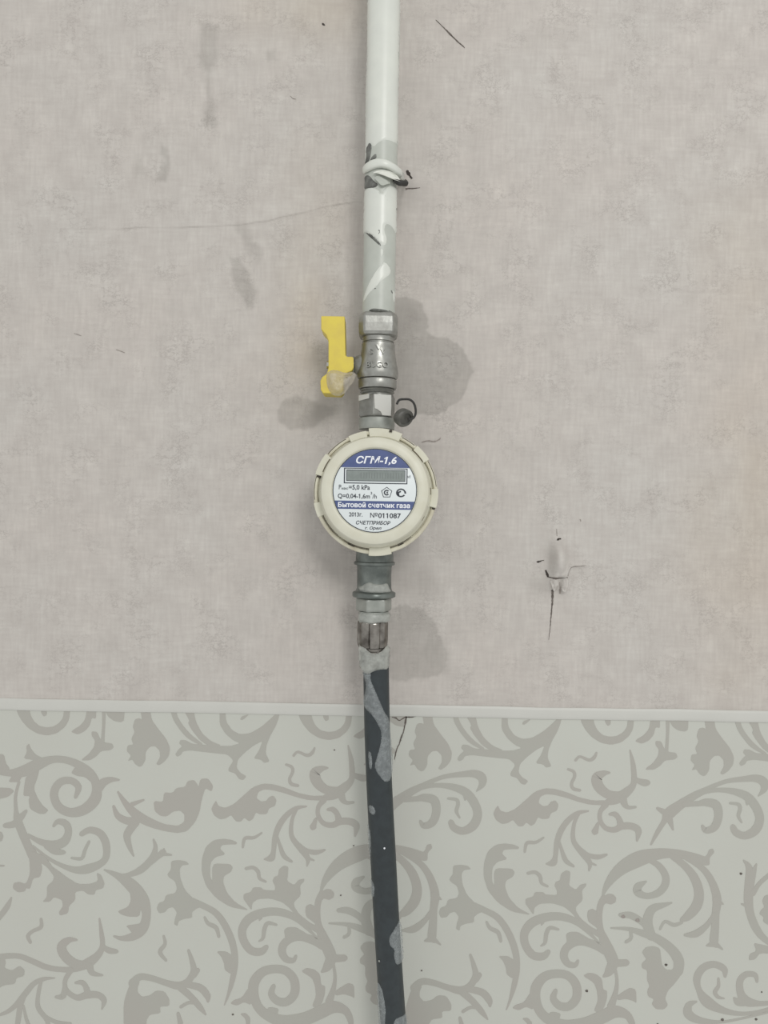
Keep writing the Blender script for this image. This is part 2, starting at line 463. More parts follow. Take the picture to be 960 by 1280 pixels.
def strip(pts, mat, parent, name, h0=0.00010, wob=0.35, wall=True):
    """a narrow split in the paper, or painted shade between the flaps: pts (px, py, width px) following the wall relief"""
    q = catmull(pts, 5); v = []; f = []
    for i, (x, y, wd) in enumerate(q):
        a = q[max(i - 1, 0)]; b = q[min(i + 1, len(q) - 1)]
        tx, ty = b[0] - a[0], b[1] - a[1]; l = math.hypot(tx, ty) + 1e-9
        wd = .72 * wd * (1 + wob * random.uniform(-1, 1)); jx = random.uniform(-.3, .3) * wob * 2
        for s in (-.5, .5):
            px, py = x - ty / l * wd * s + jx, y + tx / l * wd * s
            h = float(relief(px, py)) if wall else 0.0
            p = P(px, py); v += [(p.x, -h - h0 - 0.00012, p.z), (p.x, 0.002, p.z)]
    n = len(q)
    for i in range(n - 1):
        a = i * 4; b = a + 4
        f += [(a, a + 2, b + 2, b), (a, b, b + 1, a + 1), (a + 2, a + 3, b + 3, b + 2)]
    f += [(0, 1, 3, 2), ((n - 1) * 4, (n - 1) * 4 + 2, (n - 1) * 4 + 3, (n - 1) * 4 + 1)]
    return obj(name, v, f, mat, parent, smooth=False)
for nm, mat, pts in (
    ('crack', M_CRACK, [(545, 25, .8), (553, 33, 1.6), (562, 42, 2.2), (571, 51, 2.0), (578, 57, 1.6), (581, 60, .5)]),
    ('crack', M_HOLE, [(402.5, 29, 1.5), (404, 30.5, 3.2), (406, 32, 1.5)]),
    ('crack', M_CRACK, [(507, 236.5, 3.5), (511, 236, 2.2), (517, 236, 1.6), (525, 235, .8)]),
    ('crack', M_HOLE, [(508.5, 213, 3.5), (510.5, 217, 5), (513, 221, 4), (515, 224, 4.5)]),
    ('crack', M_CRACKL, [(527, 553, 1.5), (535, 551, 2.2), (542, 552, 2.6), (548, 550, 2), (551, 547, 1)]),
    ('crack', M_HOLE, [(695.0, 675, 1.5), (698, 673.4, 3.2), (700.5, 673.5, 1.2)]),
    ('crack', M_HOLE, [(670.5, 702.3, 2.2), (673, 702, 3.2), (676, 701, 1.5), (679.5, 700, .6)]),
    ('tear_and_shade', M_HOLE, [(681.5, 712.5, 2.5), (683, 717, 4.2), (684.5, 721, 2.5)]),
    ('tear_and_shade', M_CRACK, [(683, 720.5, 1.6), (688, 721.6, 2.2), (694, 722.4, 3.0), (700, 722, 1.4), (704, 721.5, .7), (708.5, 721.8, 1.8)]),
    ('tear_and_shade', M_CRACK, [(690, 737, 4.2), (690.5, 745, 3.8), (690, 755, 3.0), (689, 767, 2.2), (688, 779, 1.6), (687, 790, 1.0), (686, 800, .5)]),
    ('tear_and_shade', M_CRACKL, [(698.5, 727, .8), (699, 735, 2), (699.5, 742, 3.2)]),  # shade between the two flaps, painted as a thin darker strip
    ('tear_and_shade', M_CRACKL, [(709, 720, 1.2), (710, 712, 1.4), (715, 708.5, 1.6), (724, 707.5, 1.6), (732, 707, .8)]),
    ('crack', M_CRACKL, [(725, 649, 2.2), (726, 652, 1.0)]),
    ('crack', M_CRACKL, [(695.5, 661, 1.0), (695.7, 670, 1.2)]),
    ('crack', M_CRACKL, [(145, 437, .8), (151, 439, 1.5), (156, 441, .8)]),
    ('crack', M_CRACKL, [(93, 417, .8), (98, 418.5, 1.6), (102, 420, .8)]),
    ('crack', M_CRACKL, [(363, 120, .6), (366, 123, 1.2), (370, 124, .6)]),
):
    strip(pts, mat, WALL_UP, nm)
# torn paper lobes standing off the wall
def flap(poly, tip, name, parent, mat, h):
    c = np.mean(np.array(poly), 0); v = []; f = []
    for (x, y) in poly:
        t = h * (1 if y > tip else 0.25)
        hh = float(relief(x, y)); p = P(x, y)
        v.append((p.x, -hh - t, p.z))
    n = len(v)
    v += [(a[0], a[1] + 0.0004, a[2]) for a in v]
    f = [tuple(range(n)), tuple(range(n, 2 * n))[::-1]] + [(i, (i + 1) % n, n + (i + 1) % n, n + i) for i in range(n)]
    return obj(name, v, f, mat, parent, smooth=False)
flap(chaikin([(686, 723), (697, 723), (695, 733), (692, 740), (689, 735)]), 730, 'torn_flap', WALL_UP, M_PAPER, 0.0012)
flap(chaikin([(701, 723), (709, 721), (708, 734), (704, 741), (700, 736)]), 730, 'torn_flap', WALL_UP, M_PAPER, 0.0016)

# ------------------------------------------------------------------ wall_lower, trim
def box(x0, x1, y0, y1, z0, z1):
    v = [(x, y, z) for x in (x0, x1) for y in (y0, y1) for z in (z0, z1)]
    return v, [(0, 1, 3, 2), (4, 6, 7, 5), (0, 4, 5, 1), (2, 3, 7, 6), (0, 2, 6, 4), (1, 5, 7, 3)]
WALL_LO = obj('wall_lower', *box(XL, XR, 0.0, 0.08, ZLO, ZM), M_LOW, smooth=False)
WALL_LO['kind'] = 'structure'; WALL_LO['label'] = 'lower wall papered in pale vinyl with grey scrolls'
tp = []
for x in np.linspace(XL, XR, 60):
    j = 0.0002 * math.sin(x * 37) + 0.00015 * math.sin(x * 91 + 1)
    tp.append([(x, 0.0, ZB + j), (x, -0.0007, ZB + j), (x, -0.0011, ZB + 0.0006 + j), (x, -0.0013, ZB + 0.002 + j), (x, -0.0013, ZT - 0.0020 + j), (x, -0.0010, ZT - 0.0007 + j), (x, -0.0005, ZT + j), (x, 0.0, ZT + j)])
TRIM = obj('trim_1', *rings(tp), M_TRIM, angle=50)
TRIM['kind'] = 'structure'; TRIM['label'] = 'narrow white strip covering the joint of the two wallpapers'
for nm, mat, pts in (
    ('crack', M_CRACK, [(508, 896, 3), (506.5, 904, 2.6), (504.5, 914, 2.2), (501.5, 922, 2.0), (499, 930, 2.2), (496, 936, 1.6), (494, 945, 1.6), (493, 950, .5)]),
    ('crack', M_CRACK, [(490, 896.5, 1), (495, 897.5, 2.6), (499, 900.5, 1.8), (503, 898.5, 1.8), (507, 896.5, 2.2), (514, 896.4, 1.8), (520, 895.5, .6)]),
    ('crack', M_CRACK, [(313, 890.8, .8), (317, 890.6, 1.8), (321, 891.2, .8)]),
    ('crack', M_CRACK, [(433, 893.2, .8), (436, 893, 1.6), (439, 893.6, .8)]),
):
    strip(pts, mat, WALL_LO, nm, wall=False)

for sx_, sy_, sr in ((832.5, 1206, 2.2), (926, 1092, 2.1), (903, 1274.5, 2.4), (733.5, 1238.5, 2.2), (779, 1145.5, 3.2), (797, 1150, 3.4), (945, 1274, 2.0), (952, 1240, 1.2), (426, 1119, 1.2), (527, 1213, 1.3), (442, 1057, 1.2), (822, 1280, 1.6), (291, 1268, 1.6), (418, 937.5, 1.2)):
    q = [P(sx_ + .78 * sr * (1 + .25 * math.sin(3 * a + sx_)) * math.cos(a), sy_ + .66 * sr * math.sin(a)) for a in np.linspace(0, 2 * math.pi, 11)[:-1]]
    n = len(q)
    obj('dirt_speck', [(p.x, -.00035, p.z) for p in q] + [(p.x, .0003, p.z) for p in q], [tuple(range(n))] + [(i, (i + 1) % n, n + (i + 1) % n, n + i) for i in range(n)], M_CRACK if sr < 3 else M_CRACKL, WALL_LO, smooth=False)
# ---- the printed scrolls, traced per motif; coordinates are 4 px to the photo pixel from these corners
OG = {'A': (480, 860), 'B': (480, 1060), 'C': (720, 860), 'D': (720, 1060), 'L': (0, 860), 'K': (0, 1060), 'M': (230, 860), 'N': (230, 1060)}
PERIOD = 352.5
MOTIFS = []
def motif(name, og, copies, polys=(), strokes=(), ch=1): MOTIFS.append((name, og, copies, polys, strokes, ch))

motif('printed_bowl_scroll', 'C', (0, -1, -2), [
    [(20, 140), (28, 175), (48, 210), (80, 247), (125, 274), (175, 284), (225, 273), (265, 241), (285, 205), (292, 140), (262, 140), (255, 195), (235, 222), (205, 240), (170, 244), (135, 236), (108, 212), (92, 180), (85, 140)],
    [(142, 140), (172, 140), (174, 182), (158, 190), (146, 172)]])
motif('printed_petal', 'C', (0, -1, -2), [[(375, 150), (420, 150), (420, 200), (398, 196), (388, 235), (365, 262), (330, 279), (296, 267), (305, 256), (340, 235), (365, 205)]])
motif('printed_sprig', 'C', (0, -1, -2), [
    [(398, 264), (425, 266), (440, 300), (465, 320), (500, 324), (508, 345), (492, 358), (445, 362), (420, 390), (390, 408), (348, 409), (352, 400), (385, 375), (410, 340), (415, 310), (398, 285)],
    [(463, 150), (562, 150), (560, 208), (545, 218), (510, 212), (480, 190)]], [[(459, 150, 20), (458, 230, 15), (452, 320, 18)]])
motif('printed_leaf', 'C', (0, -1, -2), [[(640, 150), (690, 150), (698, 205), (730, 250), (770, 300), (790, 345), (785, 385), (762, 415), (735, 433), (720, 427), (740, 392), (738, 360), (715, 337), (690, 340), (668, 365), (666, 410), (650, 436), (635, 441), (615, 427), (602, 405), (578, 412), (595, 385), (573, 362), (578, 333), (606, 330), (596, 300), (613, 267), (603, 240), (614, 203), (635, 198), (650, 205)]])
motif('printed_branch', 'A', (0, -1, 1), [
    [(385, 300), (392, 283), (420, 285), (450, 302), (500, 306), (560, 312), (640, 314), (690, 300), (655, 285), (615, 250), (588, 205), (588, 130), (618, 130), (620, 190), (650, 235), (690, 255), (740, 250), (800, 215), (850, 170), (890, 130), (885, 170), (868, 215), (840, 265), (822, 310), (818, 350), (838, 392), (810, 398), (795, 382), (758, 376), (785, 335), (803, 288), (760, 310), (715, 345), (680, 380), (672, 420), (690, 446), (722, 465), (706, 484), (685, 479), (665, 450), (633, 440), (632, 425), (655, 390), (650, 377), (625, 355), (570, 350), (500, 342), (440, 335), (405, 340), (395, 358), (375, 367), (366, 355), (382, 330), (400, 315)],
    [(405, 130), (456, 130), (470, 195), (500, 250), (545, 290), (600, 312), (540, 318), (490, 285), (450, 235), (430, 200), (437, 185)],
    [(690, 180), (698, 165), (735, 155), (715, 175), (700, 184)]], [[(355, 130, 26), (368, 175, 26), (400, 225, 25), (440, 268, 24), (497, 305, 12)]])
motif('printed_squiggle', 'M', (0, 1), (), [[(510, 383, 12), (538, 395, 16), (543, 420, 16), (528, 455, 16), (537, 480, 18), (570, 488, 14)]])
motif('printed_squiggle', 'M', (0, 1), (), [[(548, 338, 14), (570, 320, 13), (615, 337, 16), (640, 325, 18), (653, 300, 10)]])
motif('printed_boat_leaf', 'M', (0, 1), [
    [(160, 563), (172, 590), (205, 600), (250, 580), (300, 535), (345, 495), (395, 478), (450, 482), (510, 500), (570, 525), (640, 540), (700, 538), (700, 563), (620, 560), (560, 545), (500, 525), (440, 510), (400, 507), (372, 520), (362, 550), (385, 568), (410, 565), (425, 545), (447, 538), (463, 560), (455, 590), (425, 602), (415, 630), (380, 632), (360, 622), (345, 655), (325, 667), (302, 648), (285, 668), (262, 668), (250, 655), (235, 635), (210, 652), (180, 657), (150, 637), (136, 605), (148, 580)]], [
    [(700, 550, 26), (750, 532, 50), (800, 500, 46), (838, 455, 30), (838, 380, 26), (830, 330, 18), (820, 287, 6)],
    [(718, 400, 10), (690, 403, 28), (655, 425, 52), (665, 470, 52), (710, 508, 44), (770, 515, 40)],
    [(835, 425, 20), (860, 440, 26), (890, 450, 34), (908, 450, 30)],
    [(785, 530, 38), (795, 560, 30), (815, 574, 18), (848, 572, 12)],
    [(700, 560, 30), (672, 595, 22), (672, 640, 22), (700, 678, 24), (745, 685, 28), (780, 668, 34), (830, 668, 34), (862, 690, 34), (855, 740, 10)],
    [(775, 665, 36), (765, 630, 26), (745, 608, 26), (718, 608, 12)],
    [(660, 655, 16), (650, 682, 26), (645, 695, 34)]])
motif('printed_fern', 'M', (0, 1), (), [
    [(612, 592, 8), (560, 602, 22), (510, 640, 28), (475, 690, 30), (455, 750, 28), (447, 820, 24), (435, 850, 36), (402, 856, 8)],
    [(565, 600, 18), (540, 660, 18), (538, 740, 24), (580, 800, 30), (618, 850, 26), (615, 890, 8)], [(618, 850, 16), (650, 862, 8)],
    [(575, 785, 20), (610, 812, 22), (660, 822, 24), (703, 810, 12)],
    [(465, 740, 12), (480, 790, 18), (500, 840, 24), (538, 868, 12)]])
motif('printed_squiggle', 'M', (0, 1), (), [[(294, 796, 12), (305, 752, 18), (350, 748, 16), (388, 725, 10)]])
motif('printed_crescent', 'N', (0, 1), [
    [(266, -28), (240, -40), (195, -46), (150, -40), (110, -8), (90, 50), (88, 120), (110, 190), (160, 250), (230, 295), (330, 313), (260, 275), (215, 225), (195, 170), (200, 140), (235, 120), (244, 98), (230, 80), (152, 78), (140, 100), (142, 168), (130, 140), (132, 75), (158, 45), (208, 32), (180, 5), (190, -15), (230, -18), (262, -18)]])
motif('printed_squiggle', 'N', (0, 1), (), [[(310, 103, 16), (345, 98, 18), (370, 118, 20), (378, 152, 16), (408, 168, 12)]])
motif('printed_crown_leaf', 'N', (0, 1), [
    [(500, 88), (522, 94), (520, 130), (515, 165), (550, 186), (572, 160), (602, 153), (600, 168), (580, 188), (584, 238), (550, 270), (550, 292), (575, 330), (625, 370), (680, 400), (690, 440), (640, 410), (600, 378), (560, 342), (530, 302), (490, 270), (430, 252), (370, 255), (342, 275), (338, 312), (315, 280), (297, 255), (298, 230), (335, 220), (345, 197), (385, 197), (400, 210), (455, 213), (455, 190), (442, 165), (450, 145), (470, 138), (475, 105)]])
motif('printed_arc_scroll', 'N', (0, 1), [[(372, 345), (375, 368), (395, 350)]], [[(665, 450, 10), (620, 405, 18), (560, 352, 30), (500, 325, 38), (440, 318, 40), (380, 328, 44), (325, 355, 46), (292, 405, 42), (298, 462, 40), (335, 512, 40), (385, 518, 38), (412, 495, 24)]])
motif('printed_squiggle', 'N', (0, 1), (), [[(375, 466, 8), (395, 450, 18), (402, 405, 22), (420, 376, 20), (462, 384, 12)]])
motif('printed_curl', 'N', (0, 1), [[(500, 408), (520, 396), (560, 396), (600, 420), (640, 445), (680, 470), (640, 470), (590, 462), (540, 465), (520, 480), (505, 450)]], [
    [(690, 500, 20), (650, 465, 40), (590, 445, 40), (540, 450, 40), (500, 480, 40), (490, 520, 40), (510, 555, 34), (545, 562, 26), (560, 540, 14)]])
motif('printed_stem', 'N', (0, 1), [[(690, 218), (710, 205), (735, 207), (752, 225), (748, 248), (725, 260), (700, 252), (690, 262), (680, 240)], [(610, 290), (630, 280), (652, 290), (662, 330), (665, 385), (640, 365), (612, 345), (606, 315)],
    [(750, 720), (790, 692), (822, 675), (850, 685), (853, 752), (838, 742), (800, 730), (760, 738)]], [
    [(690, 225, 30), (672, 265, 32), (666, 320, 30), (672, 385, 34), (692, 440, 48), (718, 500, 58), (735, 550, 56), (715, 595, 44), (690, 618, 14)],
    [(730, 552, 40), (770, 552, 36), (802, 550, 34)],
    [(745, 575, 14), (755, 640, 16), (748, 700, 24), (725, 770, 40)]])
motif('printed_spiral_scroll', 'N', (0, 1), [
    [(585, 616), (612, 600), (650, 606), (680, 630), (686, 685), (706, 690), (705, 730), (690, 778), (660, 800), (640, 790), (660, 740), (655, 690), (640, 650)],
    [(415, 800), (440, 795), (475, 805), (465, 840), (430, 850)], [(232, 778), (245, 762), (290, 748), (318, 705), (345, 680), (345, 740), (335, 785), (300, 770), (265, 788)]], [
    [(448, 690, 22), (437, 730, 34), (468, 765, 40), (515, 768, 42), (553, 725, 44), (550, 660, 44), (510, 615, 42), (450, 605, 42), (390, 622, 46), (350, 675, 52), (350, 740, 48), (375, 800, 46), (425, 840, 52), (500, 866, 60), (600, 855, 66), (680, 822, 66), (745, 795, 62), (805, 812, 40), (832, 860, 30), (835, 900, 20)]])
motif('printed_leaf_tip', 'N', (0, 1), [[(280, 828), (310, 825), (332, 850), (328, 900), (312, 900), (308, 855)]])
motif('printed_great_arc', 'D', (0, -1), [[(630, 55), (655, 35), (665, 8), (685, 2), (692, 22), (668, 48), (668, 85), (645, 88), (610, 75)]], [
    [(133, 240, 10), (160, 178, 36), (220, 108, 62), (310, 56, 78), (410, 30, 56), (500, 28, 42), (580, 45, 44), (640, 62, 40)],
    [(360, 60, 20), (410, 85, 32), (446, 135, 36), (445, 185, 38), (410, 225, 36), (355, 240, 30), (310, 222, 40), (312, 192, 40), (350, 168, 10)],
    [(480, 40, 30), (545, 90, 36), (592, 150, 44), (615, 225, 48), (602, 290, 52), (560, 340, 44), (530, 358, 24)],
    [(540, 45, 20), (630, 100, 30), (680, 170, 36), (705, 255, 44), (698, 330, 38), (695, 400, 40), (690, 465, 44), (700, 485, 30)],
    [(680, 480, 30), (655, 488, 10)], [(700, 480, 24), (732, 506, 8)],
    [(690, 330, 16), (655, 385, 26), (600, 428, 36), (545, 435, 14)], [(700, 260, 40), (735, 280, 8)]])
motif('printed_squiggle', 'D', (0, -1), (), [[(420, 406, 12), (445, 368, 16), (490, 385, 20), (530, 372, 14)]])
motif('printed_curled_leaf', 'D', (0, -1), [
    [(330, 520), (350, 495), (390, 490), (420, 502), (425, 545), (430, 585), (450, 608), (480, 610), (500, 580), (540, 585), (522, 640), (490, 682), (460, 712), (445, 752), (460, 786), (440, 807), (400, 806), (378, 780), (390, 757), (360, 742), (356, 715), (368, 690), (355, 660), (356, 612), (330, 600), (328, 578), (352, 555), (340, 540)]], [
    [(175, 400, 8), (260, 405, 20), (330, 425, 34), (400, 450, 42), (470, 500, 48), (512, 560, 54), (510, 620, 50)],
    [(375, 440, 50), (358, 380, 50), (365, 330, 46), (390, 300, 40), (440, 285, 24), (478, 274, 8)],
    [(222, 335, 22), (270, 336, 34), (320, 362, 32), (355, 395, 30)],
    [(272, 405, 14), (275, 450, 18), (250, 470, 16)]])
motif('printed_head_leaf', 'B', (0, -1), [
    [(345, 88), (385, 84), (420, 90), (436, 106), (400, 110), (388, 130), (392, 180), (415, 235), (465, 285), (510, 312), (470, 328), (450, 345), (450, 372), (410, 378), (382, 390), (378, 414), (360, 405), (365, 375), (375, 345), (355, 318), (330, 325), (315, 345), (285, 350), (273, 325), (283, 298), (310, 290), (320, 258), (365, 250), (375, 225), (365, 190), (335, 170), (326, 155), (345, 130)],
    [(572, 540), (620, 540), (650, 560), (668, 575), (668, 645), (640, 652), (613, 632), (610, 600), (595, 565)]], [
    [(450, 290, 36), (505, 312, 30), (570, 350, 32), (620, 420, 34), (655, 510, 34), (665, 600, 30), (650, 690, 26), (630, 760, 14), (612, 808, 6)]])
motif('printed_squiggle', 'B', (0, -1), (), [[(513, 370, 12), (530, 400, 20), (570, 422, 22), (584, 466, 16)]])
motif('printed_tip_leaf', 'B', (0, -1), [
    [(108, 800), (125, 740), (150, 680), (190, 690), (178, 720), (178, 745), (200, 768), (240, 760), (270, 736), (312, 740), (337, 780), (336, 814), (290, 816), (292, 850), (240, 856), (222, 885), (222, 920), (108, 920)],
    [(450, 640), (480, 620), (492, 635), (470, 670), (450, 680)]], [
    [(432, 535, 14), (450, 590, 24), (458, 640, 32), (430, 690, 34), (385, 712, 40), (320, 698, 30), (250, 675, 30), (190, 668, 34), (150, 700, 40)],
    [(420, 705, 30), (490, 722, 36), (525, 760, 34), (530, 790, 14)], [(385, 715, 36), (445, 768, 32), (490, 820, 28), (518, 856, 8)], [(455, 798, 14), (430, 798, 16), (394, 818, 16)], [(380, 850, 16), (392, 900, 26)]])
motif('printed_curl_spray', 'C', (0, -1), (), [
    [(375, 782, 10), (405, 725, 22), (440, 668, 28), (465, 628, 58), (520, 585, 48), (590, 540, 38), (650, 510, 30), (700, 485, 22), (760, 465, 22), (840, 455, 28), (900, 452, 38), (938, 470, 46), (940, 505, 34), (912, 540, 6)],
    [(408, 602, 16), (440, 620, 30), (465, 630, 30)], [(465, 650, 36), (485, 708, 10)],
    [(560, 560, 20), (640, 520, 24), (720, 510, 22), (800, 520, 34), (862, 548, 44), (905, 605, 44), (918, 660, 44), (895, 712, 46), (845, 738, 38), (800, 722, 36), (785, 695, 30)],
    [(545, 580, 30), (610, 578, 26), (650, 572, 38), (700, 585, 46), (712, 640, 42), (692, 695, 40), (650, 712, 30), (632, 690, 16)], [(860, 550, 36), (855, 582, 10)], [(690, 580, 40), (722, 590, 12)]])
motif('printed_squiggle', 'C', (0, -1), (), [[(770, 576, 12), (812, 582, 18), (820, 605, 20), (812, 640, 18), (828, 672, 10)]])
# left-hand part of the paper, where the drawing runs on differently
motif('printed_spiral_scroll', 'L', (0,), [
    [(355, 425), (375, 395), (420, 395), (455, 430), (460, 475), (425, 445), (385, 440)],
    [(130, 440), (200, 385), (190, 440), (168, 500), (185, 545), (215, 590), (242, 610), (225, 630), (195, 629), (150, 605), (143, 560), (150, 540), (117, 540), (120, 500)],
    [(-20, 498), (50, 500), (72, 515), (40, 545), (-20, 558)], [(118, 352), (135, 320), (132, 290), (145, 278), (155, 305), (180, 335), (225, 355), (180, 362)],
    [(-20, 330), (20, 332), (28, 375), (50, 405), (20, 430), (-20, 420)], [(42, 470), (60, 440), (110, 440), (95, 470)]], [
    [(378, 545, 18), (392, 495, 32), (355, 463, 34), (300, 472, 38), (270, 525, 40), (290, 590, 42), (350, 622, 44), (420, 608, 52), (475, 555, 56), (482, 490, 44), (455, 430, 42), (400, 388, 40), (330, 360, 34), (260, 358, 36), (190, 382, 56), (120, 415, 56), (50, 425, 34), (-20, 415, 30)],
    [(490, 500, 50), (520, 470, 40), (560, 458, 24), (595, 460, 8)]])
motif('printed_stem', 'L', (0,), [[(130, 800), (175, 800), (200, 860), (212, 900), (200, 946), (165, 951), (150, 1005), (130, 1000), (125, 1017), (90, 1022), (64, 1002), (68, 975), (95, 969), (130, 980), (150, 930), (148, 860)]], [
    [(95, 470, 14), (78, 540, 16), (80, 610, 20), (88, 660, 40), (110, 720, 42), (140, 790, 42), (160, 840, 40)],
    [(25, 688, 24), (70, 680, 35), (105, 645, 32), (130, 615, 16)],
    [(268, 690, 14), (290, 668, 26), (330, 680, 36), (342, 722, 36), (320, 768, 46), (270, 785, 44), (200, 768, 28), (140, 735, 16)],
    [(235, 785, 40), (275, 815, 36), (318, 822, 22)], [(160, 835, 40), (215, 860, 36), (260, 905, 16)]])
motif('printed_curl', 'L', (0,), (), [
    [(408, 730, 26), (450, 710, 32), (502, 728, 38), (530, 780, 38), (530, 845, 34), (500, 880, 36), (440, 904, 46), (380, 910, 34), (310, 888, 22), (240, 850, 16), (165, 790, 10)]])
motif('printed_squiggle', 'L', (0,), (), [[(358, 850, 12), (408, 852, 18), (425, 810, 18), (445, 768, 14)]])
motif('printed_branch_leaf', 'L', (0,), [
    [(768, 565), (815, 570), (820, 522), (862, 525), (882, 500), (925, 495), (938, 465), (970, 460), (985, 478), (992, 495), (1002, 455), (1040, 452), (1066, 490), (1058, 518), (1027, 500), (1008, 560), (998, 620), (975, 672), (935, 717), (880, 726), (820, 708), (830, 682), (890, 690), (922, 668), (922, 632), (900, 612), (865, 618), (835, 642), (803, 640), (773, 615)]], [
    [(590, 520, 10), (630, 580, 30), (680, 632, 46), (740, 668, 44), (820, 697, 34), (890, 708, 34)], [(568, 592, 14), (590, 640, 30), (640, 665, 38), (690, 660, 40)], [(718, 560, 10), (660, 582, 24)], [(680, 670, 40), (645, 715, 40), (635, 745, 36), (648, 795, 24), (668, 840, 8)]])
motif('printed_dot', 'L', (0,), [[(-20, 720), (8, 718), (18, 742), (8, 768), (-20, 765)]])
motif('printed_star_leaf', 'K', (0,), [[(165, 40), (195, 55), (240, 78), (290, 112), (340, 150), (390, 180), (450, 180), (490, 165), (483, 123), (505, 133), (523, 175), (516, 202), (480, 210), (472, 234), (440, 232), (415, 212), (375, 220), (377, 260), (345, 290), (340, 327), (300, 338), (294, 320), (315, 290), (310, 260), (270, 245), (250, 269), (212, 269), (235, 245), (235, 190), (265, 165), (270, 140), (235, 95)]])
motif('printed_squiggle', 'K', (0,), (), [[(205, 355, 14), (205, 395, 20), (165, 415, 18), (140, 440, 20), (152, 472, 16)]])
motif('printed_squiggle', 'K', (0, 1), (), [[(818, 440, 12), (825, 480, 18), (800, 520, 22), (830, 562, 14)]]) if False else motif('printed_squiggle', 'K', (0,), (), [[(818, 440, 12), (825, 480, 18), (800, 520, 22), (830, 562, 14)]])
motif('printed_leaf_tip', 'K', (0,), (), [[(57, 248, 8), (35, 295, 28), (-10, 355, 26)]])
motif('printed_leaf_tip', 'K', (0,), (), [[(-10, 88, 12), (20, 89, 8)]])
motif('printed_crescent', 'K', (0,), [[(588, 316), (640, 295), (655, 262), (648, 215), (680, 215), (702, 262), (706, 300), (696, 344), (640, 343), (605, 332)], [(630, 388), (690, 380), (720, 370), (705, 430), (660, 425), (645, 405)]], [
    [(522, 109, 8), (590, 140, 34), (655, 185, 62), (712, 255, 62), (732, 330, 44), (715, 400, 50), (670, 440, 42), (610, 452, 24), (570, 441, 10)],
    [(768, -42, 10), (777, 0, 22), (758, 55, 34), (705, 108, 36), (640, 135, 22), (575, 135, 10)], [(740, 85, 24), (790, 42, 28), (815, 22, 34)], [(815, 30, 20), (857, 35, 8)], [(810, 25, 18), (820, 5, 8)]])
motif('printed_boat_leaf', 'K', (0,), [[(-20, 530), (20, 545), (30, 572), (22, 600), (60, 613), (98, 588), (123, 608), (120, 640), (82, 650), (75, 680), (20, 686), (-20, 710)]], [
    [(-20, 548, 32), (40, 540, 28), (100, 542, 26), (160, 565, 28), (230, 595, 28), (300, 607, 26), (370, 605, 32), (440, 575, 48), (490, 535, 36), (512, 490, 26), (508, 430, 22), (497, 353, 8)],
    [(510, 490, 20), (545, 512, 30), (582, 517, 22)], [(384, 460, 10), (345, 460, 30), (308, 492, 46), (325, 540, 48), (375, 578, 46), (440, 582, 30)], [(448, 590, 36), (462, 625, 28), (512, 636, 10)],
    [(355, 610, 28), (325, 665, 22), (335, 715, 24), (385, 748, 28), (435, 735, 36), (490, 735, 32), (520, 762, 28), (510, 805, 8)], [(440, 735, 34), (428, 692, 26), (408, 672, 24), (378, 674, 12)], [(325, 690, 22), (315, 740, 30), (280, 745, 14)]])
motif('printed_fern', 'K', (0,), (), [
    [(274, 650, 6), (220, 655, 20), (170, 678, 26), (125, 730, 30), (80, 785, 26), (35, 820, 20), (-20, 840, 10)], [(118, 740, 26), (100, 800, 28), (85, 900, 24)], [(205, 665, 18), (190, 740, 20), (192, 800, 24), (235, 860, 24), (240, 900, 20)], [(215, 835, 16), (280, 870, 20), (355, 876, 8)], [(118, 790, 10), (130, 850, 16), (150, 900, 18)]])
# right-hand edge
motif('printed_stem', 'D', (0,), [[(945, 235), (990, 235), (990, 400), (935, 370), (938, 345), (916, 330), (925, 310), (942, 295), (930, 265)], [(888, 475), (930, 483), (1000, 500), (1000, 530), (920, 525), (895, 557), (863, 562), (868, 530), (902, 515)]], [
    [(838, 62, 8), (866, 100, 34), (866, 180, 46), (862, 260, 46), (872, 330, 40), (900, 400, 40), (940, 452, 32), (1000, 495, 26)], [(902, 80, 8), (885, 130, 30), (880, 190, 20)], [(1000, 110, 24), (960, 140, 22), (915, 180, 22), (885, 230, 24)], [(855, 290, 20), (828, 280, 8)]])
motif('printed_wave_scroll', 'D', (0,), (), [
    [(745, 642, 16), (740, 605, 34), (690, 582, 34), (635, 600, 38), (605, 650, 38), (615, 710, 30), (655, 768, 56), (725, 808, 36), (810, 828, 22), (900, 822, 18), (1000, 792, 16)],
    [(602, 768, 10), (565, 785, 34), (562, 830, 46), (620, 862, 34), (720, 870, 16), (830, 852, 12), (1000, 812, 10)],
    [(905, 668, 14), (895, 635, 26), (850, 632, 30), (820, 665, 34), (822, 720, 38), (850, 765, 50), (920, 778, 26), (1000, 770, 24)], [(790, 750, 10), (810, 768, 40), (850, 770, 40)]])
motif('printed_squiggle', 'D', (0,), (), [[(712, 652, 12), (712, 690, 18), (695, 720, 22), (710, 745, 18), (740, 752, 8)]])

